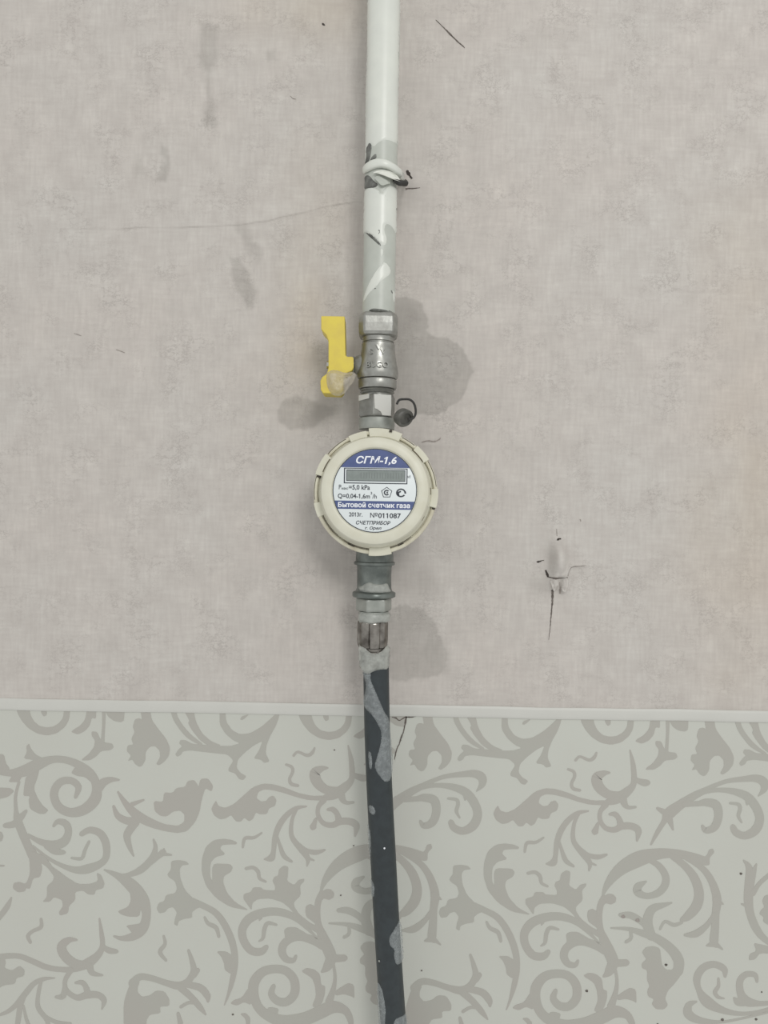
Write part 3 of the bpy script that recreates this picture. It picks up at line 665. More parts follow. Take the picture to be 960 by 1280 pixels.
def stroke_shape(pts, org, dx, lvl):
    q = catmull(pts, 5)
    # rounded ends
    def ext(a, b):
        dxx, dyy = a[0] - b[0], a[1] - b[1]; l = math.hypot(dxx, dyy) + 1e-9; wd = a[2]
        return [(a[0] + dxx / l * wd * .28, a[1] + dyy / l * wd * .28, wd * .72), (a[0] + dxx / l * wd * .46, a[1] + dyy / l * wd * .46, wd * .2)]
    q = ext(q[0], q[1])[::-1] + q + ext(q[-1], q[-2])
    lo = []; hi = []
    for i, (x, y, wd) in enumerate(q):
        a = q[max(i - 1, 0)]; b = q[min(i + 1, len(q) - 1)]
        tx, ty = b[0] - a[0], b[1] - a[1]; l = math.hypot(tx, ty) + 1e-9
        for lst, s in ((lo, -.5), (hi, .5)):
            lst.append(P(org[0] + (x - ty / l * wd * s) / 4, org[1] + (y + tx / l * wd * s) / 4))
    n = len(q); v = []; f = []
    for i in range(n):
        for p in (lo[i], hi[i]): v += [(p.x + dx, -lvl, p.z), (p.x + dx, 0.0002, p.z)]
    for i in range(n - 1):
        a = i * 4; b = a + 4
        f += [(a, a + 2, b + 2, b), (a, b, b + 1, a + 1), (a + 2, a + 3, b + 3, b + 2)]
    f += [(0, 1, 3, 2), ((n - 1) * 4, (n - 1) * 4 + 2, (n - 1) * 4 + 3, (n - 1) * 4 + 1)]
    return v, f
def poly_shape(poly, org, ch, lvl):
    q = [P(org[0] + x / 4, org[1] + y / 4) for x, y in chaikin(poly, ch, .17)]
    n = len(q); v = [(p.x, -lvl, p.z) for p in q] + [(p.x, 0.0002, p.z) for p in q]
    return v, [tuple(range(n))] + [(i, (i + 1) % n, n + (i + 1) % n, n + i) for i in range(n)]
allv = MB()
for name, og, copies, polys, strokes, ch in MOTIFS:
    mb = MB(); k = 0
    for pl in polys:
        mb.add(*poly_shape(pl, OG[og], ch, 0.00012 + 0.000012 * k)); k += 1
    for s in strokes:
        mb.add(*stroke_shape(s, OG[og], 0, 0.00012 + 0.000012 * k)); k += 1
    first = None
    for c in copies:
        if first is None:
            first = mb.build(name, M_PRINT, WALL_LO, smooth=False); o = first
        else:
            o = first.copy(); COL.objects.link(o)
        o.location.x = c * PERIOD * MMW
        sh = c * PERIOD * MMW
        # the same drawing goes on beyond the picture, left, right and below
        for (ox, oz) in ((3 * PERIOD * MMW, 0), (-3 * PERIOD * MMW, 0), (0, -0.243), (3 * PERIOD * MMW, -0.243), (-3 * PERIOD * MMW, -0.243)):
            vv = [(p[0] + sh + ox, p[1], p[2] + oz) for p in mb.v]
            xs_ = [p[0] for p in vv]; zs_ = [p[2] for p in vv]
            if min(xs_) < XL or max(xs_) > XR or min(zs_) < ZLO: continue
            if oz == 0 and ox != 0 and abs(min(xs_) + max(xs_)) / 2 < 0.300: continue
            if oz == 0 and min(abs(min(xs_)), abs(max(xs_))) < 0.276: continue
            if oz != 0 and max(zs_) > CAM_Z - 0.369: continue
            allv.add(vv, mb.f)
co = allv.build('printed_scrolls_continuation', M_PRINT, WALL_LO, smooth=False)
co['kind'] = 'stuff'

# ------------------------------------------------------------------ gas pipe
def cyl_map(Rpx, cx=None):
    def f(px, py, h):
        c = 479.6 - py * math.tan(ROLL)
        t = (px - c) / Rpx
        if abs(t) < 0.985: th = math.asin(t)
        else: th = math.copysign(math.asin(0.985) + (abs(t) - 0.985) * 8.0, t)
        r = Rpx * KA + h
        return (X0 + r * math.sin(th), -DA - r * math.cos(th), ZA(py))
    return f
RP = 20.3
pipe = thing('gas_pipe', 'vertical steel gas pipe in chipped white paint above the yellow-handled valve', 'pipe', (X0, -DA, ZA(393)))
ring_rows = list(np.linspace(-720, 393.5, 40))
obj('pipe_tube', *lathe_v([(r, RP) for r in ring_rows], 56), M_PIPE, pipe)
Lx, Rx = -3.0, 3.0
def edgeL(py, e=1.10): return 479.6 - py * math.tan(ROLL) - RP * e
def edgeR(py, e=1.10): return 479.6 - py * math.tan(ROLL) + RP * e
cm = cyl_map(RP)
# upper coat: a full sleeve above the frame, a torn patch below
obj('white_paint_coat', *lathe_v([(r, RP + .7) for r in np.linspace(-715, -22, 24)], 56), M_WHITE, pipe, label='glossy white paint on the upper pipe')
mb = MB()
mb.add(*patch([(edgeL(-30, 1.3), -30), (edgeR(-30, 1.3), -30), (edgeR(184, 1.3), 186), (497, 184), (486, 183.5), (478, 185), (472, 188), (468, 192), (465, 190), (462, 186), (460.5, 190), (459.5, 204), (edgeL(206, 1.3), 208)], 2.2, cm, .7 * KA, 1.2, ch=1))
mb.build('white_paint_patch', M_WHITE, pipe, angle=60)
mb = MB().add(*patch([(edgeL(241, 1.3), 240), (457, 241), (467, 242), (473, 246), (476, 251), (480, 246), (486, 240), (492, 237), (edgeR(234, 1.3), 234), (edgeR(292, 1.3), 299), (496.5, 300), (493, 291), (487, 286.5), (481.5, 287), (479.8, 296), (483.5, 304), (482, 312.5), (477, 313.5), (468, 304), (462, 298), (456, 294), (edgeL(292, 1.3), 291)], 2.0, cm, .9 * KA, 1.0, ch=1))
mb.build('white_paint_patch', M_WHITE, pipe, angle=60)
MB().add(*patch([(481, 333), (488.5, 341), (487, 348), (480, 354), (474, 359), (470, 365), (461, 371), (455, 380), (453.5, 378), (457, 368), (462, 358), (468, 348), (476, 338)], 1.6, cm, .6 * KA, 1.0)).build('white_paint_patch', M_WHITE, pipe, angle=60)
MB().add(*patch([(493.5, 358), (edgeR(358, 1.3), 358), (edgeR(388, 1.3), 388), (494, 389), (491.5, 380), (490.5, 368)], 1.8, cm, .6 * KA, 1.0)).build('white_paint_patch', M_WHITE, pipe, angle=60)
MB().add(*patch([(475.5, 318), (478.5, 318), (479, 325), (477, 328), (475.5, 325)], 1.2, cm, .5 * KA, 0.8)).build('white_paint_patch', M_WHITE, pipe, angle=60)
for pl in ([(457, 190), (462, 184), (465, 190), (463.5, 202), (461, 209), (455, 211), (458, 200)], [(455, 222), (462, 226), (467, 234), (473, 239), (469, 243), (460, 241), (455, 239)],
           [(462.5, 206), (470, 200), (471, 207), (464, 209)], [(477, 249.5), (481, 251), (484, 256), (487.5, 260.5), (485, 260.5), (481.5, 255)],
           [(456, 293.8), (463, 298.5), (470, 305.5), (476.5, 313.3), (475, 314.6), (467, 307), (461, 300.5)], [(471, 294.5), (477, 293.5), (476, 297), (474.5, 301.5), (472, 300), (473, 297)],
           [(461, 392.5), (466, 390.5), (473, 391.5), (482, 392), (488, 393.6), (474, 393.4), (462, 393.8)], [(485.5, 391.5), (492, 393), (491, 394), (485.5, 393.2)], [(493.5, 261), (496, 261), (496, 264), (493.5, 264)], [(465, 366.2), (468, 365.2), (471, 366.6), (468, 367.2)], [(488, 366), (490, 367), (490.8, 370), (489, 369.5)]):
    MB().add(*patch(pl, 1.5, cm, 1.0 * KA if pl[0][1] < 260 else 1.15 * KA, 0.5)).build('chipped_spot', M_PRIMER, pipe, angle=60)

# ------------------------------------------------------------------ pipe clamp (hook strap + nail) under loose paint
clamp = thing('pipe_clamp', 'painted hook strap nailed to the wall and gripping the white pipe', 'clamp', (X0, 0, ZA(214)))
sec = []
for a in np.linspace(-88, 80, 40):
    th = R(a); t = (a + 88) / 168
    zc = 213.5 + 4.5 * t + 1.4 * math.sin(t * 9)
    hw = 4.4 + 1.5 * math.sin(math.pi * min(1, t * 1.05)) * (0.6 + .4 * math.sin(t * 7)); th_mm = 0.0009 + 0.0022 * min(1, t * 1.6)
    r0 = (RP + .9) * KA; r1 = r0 + th_mm
    c, s = math.cos(th), math.sin(th)
    sec.append([(X0 + r * s, -DA - r * c, ZA(zc) + dz * hw * KA) for r, dz in ((r0, -1), (r1 - .0006, -.95), (r1, -.55), (r1, .55), (r1 - .0006, .95), (r0, 1))])
obj('strap_band', *rings(sec), M_WHITE, clamp, angle=60)
pR = Vector((X0 + (RP + 3) * KA * math.sin(R(80)), -DA - (RP + 3) * KA * math.cos(R(80)), ZA(218)))
pE = P(503.5, 222, 0.0006); tail = []
for t in np.linspace(0, 1, 8):
    q = pR.lerp(pE, t)
    tail.append([(q.x - .0012, q.y, q.z - .0030), (q.x + .0010, q.y, q.z - .0030), (q.x + .0010, q.y, q.z + .0030), (q.x - .0012, q.y, q.z + .0030)])
obj('strap_tail', *rings(tail), M_WHITE, clamp)
obj('nail', *tube([P(492, 225.5, .0400), P(499, 228.5, .038), P(507, 229.5, .034), P(508.5, 228.5, .022), P(507, 226, .0006)], [0.0010, 0.0019, 0.0018, 0.0012, .0010], 10), M_WIRE, clamp, label='dark rusty nail')
fl = MB()
def flake(poly, lift, tilt):
    q = chaikin(poly, 1); ys = [p[1] for p in q]; y0, y1 = min(ys), max(ys)
    up = []; dn = []
    for x, y in q:
        h = .001 + lift * ((y - y0) / (y1 - y0)) ** 1.3
        up.append(cm(x, y, h + .0005)); dn.append(cm(x, y, h))
    n = len(q); return up + dn, [tuple(range(n)), tuple(range(n, 2 * n))[::-1]] + [(i, (i + 1) % n, n + (i + 1) % n, n + i) for i in range(n)]
fl.add(*flake([(467, 226), (473, 223), (482, 222.5), (492, 223), (497.5, 229), (492, 234), (488, 236), (483, 234), (478, 230), (472, 227)], 0.0045, 0))
fl.build('paint_flake', M_WHITE2, clamp, smooth=False)
obj('paint_flake', *flake([(472, 229), (480, 233), (487, 237), (482, 240), (477, 243), (473, 238), (469, 232)], 0.0012, 0), M_PIPE, clamp, smooth=False)

# ------------------------------------------------------------------ ball valve
valve = thing('ball_valve', 'nickel-plated ball valve with yellow lever handle below the painted pipe', 'valve', (X0, -DA, ZA(491)))
def sup(n, hw, hd, e=4.0, ph=0):
    out = []
    for j in range(n):
        a = 2 * math.pi * j / n + ph; c, s = math.cos(a), math.sin(a)
        out.append((hw * math.copysign(abs(c) ** (2 / e), c), hd * math.copysign(abs(s) ** (2 / e), s)))
    return out
oct_ = [(-17.5, -22), (17.5, -22), (24.3, -13), (24.3, 13), (17.5, 22), (-17.5, 22), (-24.3, 13), (-24.3, -13)]
obj('pipe_socket', *section_v([(393.6, .86), (396.5, .93), (400, .985), (408, 1.0), (418, .99), (421.5, .93), (423, .84)], oct_), M_NICKEL, valve, smooth=False, bevel=0.0009)
obj('valve_body', *lathe_v([(423, 20.2), (426, 19.6), (428.3, 19.9), (429, 18.6), (430, 18.8), (431, 20.6), (437, 20.8), (444, 21.8), (452, 23.3), (460, 24.9), (467, 25.8), (472, 25.4), (474, 24.2), (475, 22.0)], 64), M_NICKEL, valve, angle=28)
obj('end_ring', *lathe_v([(475, 21.5), (475.6, 23.6), (477, 24.2), (485, 24.0), (486.6, 23.2), (487, 21)], 64), M_NICKEL, valve, angle=28)
obj('ring_groove', *lathe_v([(474.4, 22.4), (475.9, 22.4)], 48), M_SLOT, valve)
obj('thread_end', *lathe_v([(487, 20.5), (488, 21.6), (489.5, 20.2), (491, 21.6), (492.5, 20.2), (493, 19.5)], 48), M_DARKMET, valve)
# stem towards the left
zc = ZA(457)
def lathe_x(prof, n=28):
    """prof [(px left of axis, radius px)] about a horizontal axis through the valve"""
    return rings([[(X0 - u * KA, -DA + r * KA * math.cos(2 * math.pi * j / n), zc + r * KA * math.sin(2 * math.pi * j / n)) for j in range(n)] for u, r in prof])
obj('stem_neck', *lathe_x([(18, 13.5), (23, 13), (26, 11.5), (28, 11)]), M_DARKMET, valve)
obj('stem_nut', *lathe_x([(28, 9.5), (28.6, 11.5), (34, 11.5), (34.6, 10), (36, 7), (46, 7)], 6), M_DARKMET, valve, smooth=False, bevel=0.0005)
def to_axis(px, py): return (X0 + (px - (479.6 - py * math.tan(ROLL))) * KA, ZA(py))
hp = [(402.5, 400), (431.5, 400), (432.5, 448), (434, 449.5), (441.5, 449.5), (442.5, 452), (442.5, 463), (440, 467), (433.5, 470), (430, 476), (429.5, 492), (426, 495.5), (405, 495), (402, 491), (401.5, 480), (404, 475), (409.5, 471), (411.5, 464), (411.5, 430), (408.5, 423), (402.5, 416.5)]
def extrude_y(poly, y0, y1, taper=1.0):
    q = [to_axis(*p) for p in poly]; n = len(q)
    v = [(x, y0, z) for x, z in q] + [(x, y1, z) for x, z in q]
    return v, [tuple(range(n)), tuple(range(n, 2 * n))[::-1]] + [(i, (i + 1) % n, n + (i + 1) % n, n + i) for i in range(n)]
hnd = obj('lever_handle', *extrude_y(hp, -DA - 0.0085, -DA + 0.0085), M_YELLOW, valve, smooth=False, bevel=0.0013, label='yellow plastic lever handle')
obj('handle_screw', *rings([[(X0 - u * KA, -DA + r * KA * math.cos(2 * math.pi * j / 20), zc + r * KA * math.sin(2 * math.pi * j / 20)) for j in range(20)] for u, r in ((60.8, 5), (63.5, 5), (64.5, 3.5))]), M_STEEL, hnd)
# cast lettering wrapped on the body front
def text_mesh(body, bold=0.0, shear=0.0, res=3, flag=True):
    c = bpy.data.curves.new('t', 'FONT'); c.body = body; c.offset = bold; c.shear = shear; c.resolution_u = res
    o = bpy.data.objects.new('t', c); COL.objects.link(o)
    bpy.context.view_layer.update()
    m = o.to_mesh()
    v = np.array([tuple(p.co)[:2] for p in m.vertices]); f = [tuple(p.vertices) for p in m.polygons]
    o.to_mesh_clear(); bpy.data.objects.remove(o); bpy.data.curves.remove(c)
    if '1' in body and len(body) > 1 and flag:
        ext = []
        for k, chh in enumerate(body):
            if chh != '1': continue
            pv, _ = text_mesh(body[:k + 1], bold, 0.0, res, False); one, _ = text_mesh('1', bold, 0.0, res, False)
            full, _ = text_mesh(body, bold, 0.0, res, False)
            xr = pv[:, 0].max(); xl = xr - (one[:, 0].max() - one[:, 0].min()); tp_ = one[:, 1].max()
            ext.append([(xl + .02, tp_), (xl - .15, tp_ - .15), (xl - .15, tp_ - .24 - bold), (xl + .02, tp_ - .12 - bold)])
        for e in ext:
            n = len(v); v = np.concatenate([v, [(x + shear * y, y) for x, y in e]]); f.append((n, n + 1, n + 2, n + 3))
    return v, f
def fit(v, x0, x1, cap, base):
    """scale text to the x range, cap height cap, baseline base (y up)"""
    mn, mx_ = v[:, 0].min(), v[:, 0].max()
    return np.stack([x0 + (v[:, 0] - mn) / (mx_ - mn) * (x1 - x0), base + v[:, 1] / 0.698 * cap], 1)
def emboss(body, x0, x1, row_base, cap, rfun, name, bold=0.0):
    v, f = text_mesh(body, bold)
    v = fit(v, x0, x1, cap, -row_base)
    up = []; dn = []
    for x, y in v:
        row = -y; r = rfun(row) * KA; th = math.asin(max(-1, min(1, x / rfun(row))))
        for lst, h in ((up, 0.0011), (dn, -0.0003)):
            lst.append((X0 + (r + h) * math.sin(th), -DA - (r + h) * math.cos(th), ZA(row)))
    n = len(up); ed = {}
    for q in f:
        for a, b in zip(q, q[1:] + q[:1]): ed[(a, b)] = 1
    ff = list(f) + [(b, a, n + a, n + b) for a, b in ed if (b, a) not in ed]
    return obj(name, up + dn, ff, M_NICKEL, valve, smooth=False)
rb = lambda row: np.interp(row, [431, 437, 444, 452, 460, 467, 472], [20.6, 20.8, 21.8, 23.3, 24.9, 25.8, 25.4])
emboss('S   V', -10, 10, 446.5, 6.0, rb, 'cast_lettering', 0.02)
emboss('V', -3.5, 5.5, 441, 6.5, rb, 'cast_mark', 0.03)
emboss('BUGO', -13, 13, 463.5, 7.0, rb, 'cast_lettering', 0.025)

# ------------------------------------------------------------------ hexagon fitting between valve and meter
fit_t = thing('hex_fitting', 'grey hexagonal fitting between the ball valve and the round meter', 'pipe fitting', (X0, -DA, ZA(536)))
obj('fitting_neck', *lathe_v([(493, 19.3), (495.5, 20.5), (496, 20.5)], 48), M_DARKMET, fit_t)
ph = R(-90 - 11)
HEXP = [(494.5, 21.6), (496.5, 23.6), (521, 23.6), (523, 21.8)]
obj('hexagon', *lathe_v(HEXP, 6, ph=ph), M_DARKMET, fit_t, smooth=False, bevel=0.0006)
obj('lower_neck', *lathe_v([(523, 21.3), (524, 22.5), (533, 22.5), (537, 22.0)], 48), M_ZINCL, fit_t)
def hexface(px0, px1, y0, y1, name, mat, lift=0.00035):
    # thin paint layer on the front hexagon face
    a0 = ph; a1 = ph + R(60)
    A = np.array([math.cos(a0), math.sin(a0)]) * 23.6; Bp = np.array([math.cos(a1), math.sin(a1)]) * 23.6
    nrm = np.array([math.cos(ph + R(30)), math.sin(ph + R(30))])
    q = []
    for t, y in ((px0, y0), (px1, y0), (px1 + .02, (y0 + y1) / 2), (px1, y1), (.5, y1), (.42, y1 - 4), (.22, y1 - 7), (px0 + .05, y1 - 8)):
        p = A + (Bp - A) * t
        q.append((p, y))
    v = [(X0 + (p[0] + nrm[0] * h) * KA, -DA + (p[1] + nrm[1] * h) * KA, ZA(y)) for h in (.9, -.2) for p, y in q]
    n = len(q)
    obj(name, v, [tuple(range(n)), tuple(range(n, 2 * n))[::-1]] + [(i, (i + 1) % n, n + (i + 1) % n, n + i) for i in range(n)], mat, fit_t, smooth=False, bevel=0.0002)
obj('white_paint_spot', *[(lambda a, b: ([(X0 + x * KA, -DA + y * KA, ZA(r)) for x, y, r in a], b))([(-22.9, -7.0, 495.5), (-10.5, -20.4, 495.5), (-10.5, -20.4, 501.0), (-22.9, -7.0, 502.5), (-22.0, -6.0, 495.5), (-9.6, -19.4, 495.5), (-9.6, -19.4, 501.0), (-22.0, -6.0, 502.5)], [(0, 1, 2, 3), (7, 6, 5, 4), (0, 4, 5, 1), (1, 5, 6, 2), (2, 6, 7, 3), (3, 7, 4, 0)])][0], M_TRIM, fit_t, smooth=False)
hexface(.03, .97, 496, 521.5, 'white_paint_on_face', M_TRIM)

# ------------------------------------------------------------------ seal with wire loop, right of the fitting
seal = thing('wire_seal', 'dark grey seal on a black wire loop above the meter', 'seal', P(505, 524, 0.042))
sc_, sd = P(503.5, 521.5, 0.044), Vector((0.55, -0.55, -0.42)).normalized()
def disc(c, n, prof, m=28, sx=1.0):
    a = n.cross(Vector((0, 0, 1))).normalized(); b = n.cross(a).normalized(); rs = []
    for t, r in prof:
        rs.append([c + n * t + a * (r * sx * math.cos(2 * math.pi * j / m)) + b * (r * math.sin(2 * math.pi * j / m)) for j in range(m)])
    return rings(rs)
obj('seal_plug', *disc(sc_, sd, [(-0.0022, .0045), (-.0016, .0056), (0.0022, .0060), (.0030, .0054), (.0030, .0040), (.0020, .0036)], sx=1.2), M_SEAL, seal)
wp = [P(496, 505, .046), P(499, 500, .045), P(505, 499, .044), P(512, 499.5, .043), P(517, 503.5, .043), P(519.5, 511, .043), P(519.3, 518, .043), P(516, 523, .044), P(510, 524, .045)]
obj('wire_loop', *tube([q for q in catmull([tuple(p) for p in wp], 5)], 0.00075, 8), M_WIRE, seal)

# ------------------------------------------------------------------ gas meter (built in its own frame: local -Y faces the camera)
KM = (DIST - 0.060) / F_PX            # metres per pixel at the dial
mc = P(469.4, 615.5, 0.046)
meter = thing('gas_meter', 'round cream gas meter with a blue and white dial between the two fittings', 'gas meter', (X0, -0.046, mc.z), rot=(R(-4.0), 0, R(-1.2)))
def lath_y(prof, n=96):
    """prof [(forward mm, radius mm)] about the dial axis"""
    return rings([[(r * .001 * math.cos(2 * math.pi * j / n), -t * .001, r * .001 * math.sin(2 * math.pi * j / n)) for j in range(n)] for t, r in prof])
def sector(a0, a1, r0, r1, t0, t1, n=None):
    n = n or max(3, int(abs(a1 - a0) / 3)); rs = []
    for k in range(n + 1):
        a = R(a0 + (a1 - a0) * k / n); c, s = math.cos(a), math.sin(a)
        rs.append([(r * .001 * c, -t * .001, r * .001 * s) for r, t in ((r0, t0), (r1, t0), (r1, t1), (r0, t1))])
    return rings(rs)
kw = dict(local=True)
obj('meter_body', *lath_y([(-39, 20), (-38, 26), (-34, 30), (-14, 31), (-8, 33), (-4, 34)], 64), M_BODY, meter, **kw)
col = obj('rear_collar', *lath_y([(-6, 33), (-6, 39.0), (-5, 39.7), (0, 39.9), (1.9, 39.6), (2.4, 39.0), (2.4, 38.0), (2.0, 37.4), (0.2, 37.2), (0.0, 34), (-2.0, 33)], 128), M_CREAM2, meter, angle=40, **kw)
cap = obj('front_cover', *lath_y([(-0.5, 33), (-0.5, 36.4), (0.6, 36.6), (2.0, 36.3), (3.2, 35.6), (5.5, 35.0), (8.5, 34.6), (11.0, 34.2), (12.3, 33.5), (13.0, 32.3), (13.4, 30.5), (13.6, 28.2), (13.4, 27.4), (12.9, 26.9), (12.5, 26.85), (12.5, 20), (12.5, 10), (12.5, 2)], 128), M_CREAM, meter, angle=25, **kw)
for a0, a1, r1, t1 in ((97, 66, 41.3, 3.6), (49, 32, 40.3, 3.3), (4, -14, 40.3, 3.3), (164.5, 143, 40.3, 3.3), (117, 99, 40.0, 2.9), (265, 286, 40.9, 3.3), (205, 191, 40.1, 2.8)):
    obj('locking_tab', *sector(a0, a1, 35.6, r1, -4.5, t1), M_CREAM, meter, bevel=0.0004, **kw)
for a0, a1, r0, r1, t0, t1 in ((142, 120, 38.9, 39.35, 0, 2.46), (65, 51, 38.9, 39.3, 0, 2.46), (31.5, 6, 38.9, 39.3, 0, 2.46), (188, 166, 38.95, 39.3, 0, 2.46), (-14.3, -16, 37.6, 39.6, 0, 2.5), (166.5, 164.8, 36.6, 39.0, 0, 3.0), (250, 243, 37.0, 38.0, 0, 2.2), (300, 294, 37.0, 37.9, 0, 2.2)):
    obj('dark_slot', *sector(a0, a1, r0, r1, t0, t1), M_SLOT, meter, **kw)
for a0, a1, r0, r1, t in ((50, 33, 36.0, 36.35, 3.4), (5, -2, 35.0, 35.5, 5.2), (160, 145, 36.0, 36.3, 3.4), (108, 92, 34.3, 34.55, 9.5), (80, 62, 34.3, 34.5, 9.5), (238, 275, 36.3, 36.6, 1.9), (-26, -31, 34.7, 35.2, 6), (200, 230, 36.3, 36.6, 1.9), (280, 310, 36.3, 36.6, 1.9)):
    obj('grime_line', *sector(a0, a1, r0 - .3, r1, t - 1.5, t), M_DIRT, meter, **kw)
# dial: everything printed is flat print carried by thin layers
SX = 1000 * KM / 8
def dl(zx, zy): return ((zx - 475) * SX, -(zy - 465) * SX)     # zoom coordinates -> local mm, x right, y up
def flat(poly, t, th=0.05):
    n = len(poly)
    v = [(x * .001, -t * .001, y * .001) for x, y in poly] + [(x * .001, -(t - th) * .001, y * .001) for x, y in poly]
    return v, [tuple(range(n)), tuple(range(n, 2 * n))[::-1]] + [(i, (i + 1) % n, n + (i + 1) % n, n + i) for i in range(n)]
def circ(r, a0=0, a1=360, n=96, cx=0, cy=0):
    return [(cx + r * math.cos(R(a0 + (a1 - a0) * k / n)), cy + r * math.sin(R(a0 + (a1 - a0) * k / n))) for k in range(n + (0 if a1 - a0 == 360 else 1))]
def ringflat(r0, r1, t, a0=0, a1=360, cx=0, cy=0, n=64, sx=1.0):
    rs = []
    for k in range(n + 1):
        a = R(a0 + (a1 - a0) * k / n); c, s = math.cos(a), math.sin(a)
        rs.append([((cx + r * c * sx) * .001, -tt * .001, (cy + r * s) * .001) for r, tt in ((r0, t - .04), (r1, t - .04), (r1, t), (r0, t))])
    return rings(rs)
RL = 26.6
plate = obj('dial_plate', *lath_y([(12.0, RL - .1), (12.65, RL - .1), (12.7, RL - .3), (12.7, 1)], 96), M_LABEL, meter, label='white printed dial', **kw)
TW = 12.74
obj('dial_outline', *ringflat(RL - .65, RL - .12, TW + .02), M_INK, plate, **kw)
RI = RL - .7
yb = dl(0, 235)[1]; a = math.degrees(math.asin(yb / RI))
obj('blue_cap_band', *flat(circ(RI, a, 180 - a, 60), TW), M_BLUE, plate, **kw)
y1, y2 = dl(0, 572)[1], dl(0, 655)[1]
a1_, a2_ = math.degrees(math.asin(y1 / RI)), math.degrees(math.asin(y2 / RI))
obj('blue_text_band', *flat(circ(RI, a2_, a1_, 12) + circ(RI, 180 - a1_, 180 - a2_, 12), TW), M_BLUE, plate, **kw)
def rect(zx0, zy0, zx1, zy1):
    (x0, y0), (x1, y1) = dl(zx0, zy0), dl(zx1, zy1); return [(x0, y1), (x1, y1), (x1, y0), (x0, y0)]
obj('display_outline', *flat(rect(162, 240, 801, 398), TW + .04), M_INK, plate, **kw)
obj('display_border', *flat(rect(174, 249, 791, 388), TW + .08), M_LABEL, plate, **kw)
obj('display_bezel', *flat(rect(186, 257, 779, 374), TW + .12), M_INK, plate, **kw)
obj('display_window', *flat(rect(192, 264, 773, 368), TW + .16), M_LCD, plate, label='grey blank digital display', **kw)
seg = MB()
for k in range(8):
    cx = 330 + k * 54
    for dx in (0, 30):
        seg.add(*flat(rect(cx + dx, 286, cx + dx + 8, 346), TW + .18, .02))
seg.build('faint_digits', M_LCDS, plate, **kw)
def ttext(name, body, zx0, zx1, zbase, zcap, mat, bold=0.0, shear=0.0, t=TW + .06):
    v, f = text_mesh(body, bold, shear)
    (x0, y0), (x1, _) = dl(zx0, zbase), dl(zx1, zbase)
    v = fit(v, x0, x1, zcap * SX, y0)
    return obj(name, [(p[0] * .001, -t * .001, p[1] * .001) for p in v], f, mat, plate, smooth=False, **kw)
ttext('model_name', 'СГМ-1,6', 282, 690, 192, 68, M_INKW, 0.024, 0.22)
ttext('pressure_text', 'P', 114, 138, 458, 46, M_INK, 0.012)
ttext('pressure_subscript', 'макс', 142, 208, 460, 24, M_INK, 0.012)
ttext('pressure_text', '=5,0 kPa', 214, 426, 458, 46, M_INK, 0.018)
ttext('flow_text', 'Q=0,04-1,6m', 105, 428, 546, 44, M_INK, 0.018)
ttext('flow_exponent', '3', 434, 450, 506, 26, M_INK, 0.014)
ttext('flow_text', '/h', 452, 496, 546, 44, M_INK, 0.012)
ttext('unit_text', 'м3', 803, 832, 335, 30, M_INK, 0.0)
ttext('band_text', 'Бытовой счетчик газа', 110, 830, 636, 46, M_INKW, 0.024)
ttext('year_text', '2013г.', 222, 358, 729, 40, M_INK, 0.018)
ttext('serial_sign', '№', 434, 508, 738, 46, M_INK, 0.004)
ttext('serial_number', '011087', 514, 742, 740, 48, M_INK, 0.02)
ttext('maker_text', 'СЧЕТПРИБОР', 293, 638, 808, 35, M_INK, 0.022, 0.22)
ttext('town_text', 'г. Орел', 383, 550, 857, 27, M_INK, 0.022, 0.22)
# type-approval pentagon and conformity mark
cx, cy = dl(595, 485)
pent = MB()
def pring(n, ra, rb_, t, ph):
    v = []
    for r, tt in ((ra, t), (rb_, t)):
        v += [((cx + r * math.cos(R(ph + 360 * k / n))) * .001, -tt * .001, (cy + r * math.sin(R(ph + 360 * k / n))) * .001) for k in range(n)]
    return v, [(k, (k + 1) % n, n + (k + 1) % n, n + k) for k in range(n)]
pent.add(*pring(5, 58 * SX, 50 * SX, TW + .05, 90))
pent.add(*ringflat(16 * SX, 29 * SX, TW + .05, 40, 320, cx, cy, 28))
pent.add(*flat(circ(9 * SX, 0, 360, 16, cx + 6 * SX, cy), TW + .05, .03))
pent.build('approval_pentagon', M_INK, plate, smooth=False, **kw)
cx2, cy2 = dl(738, 485)
pc = MB()
pc.add(*ringflat(30 * SX, 44 * SX, TW + .05, 35, 325, cx2, cy2, 36, 1.12))
pc.add(*flat([(cx2 - 40 * SX, cy2 + 6 * SX), (cx2 - 2 * SX, cy2 + 22 * SX), (cx2 + 2 * SX, cy2 + 8 * SX), (cx2 - 18 * SX, cy2 - 2 * SX), (cx2 - 14 * SX, cy2 - 32 * SX), (cx2 - 36 * SX, cy2 - 24 * SX)], TW + .05, .03))
pc.add(*flat([(cx2 + 22 * SX, cy2 + 30 * SX), (cx2 + 48 * SX, cy2 + 18 * SX), (cx2 + 54 * SX, cy2 - 6 * SX), (cx2 + 36 * SX, cy2 - 8 * SX), (cx2 + 32 * SX, cy2 + 10 * SX)], TW + .05, .03))
pc.build('conformity_mark', M_INK, plate, smooth=False, **kw)
# seal hole on the top tab
obj('seal_hole', *sector(78, 75.5, 39.6, 41.0, 3, 4.55), M_SLOT, meter, **kw)

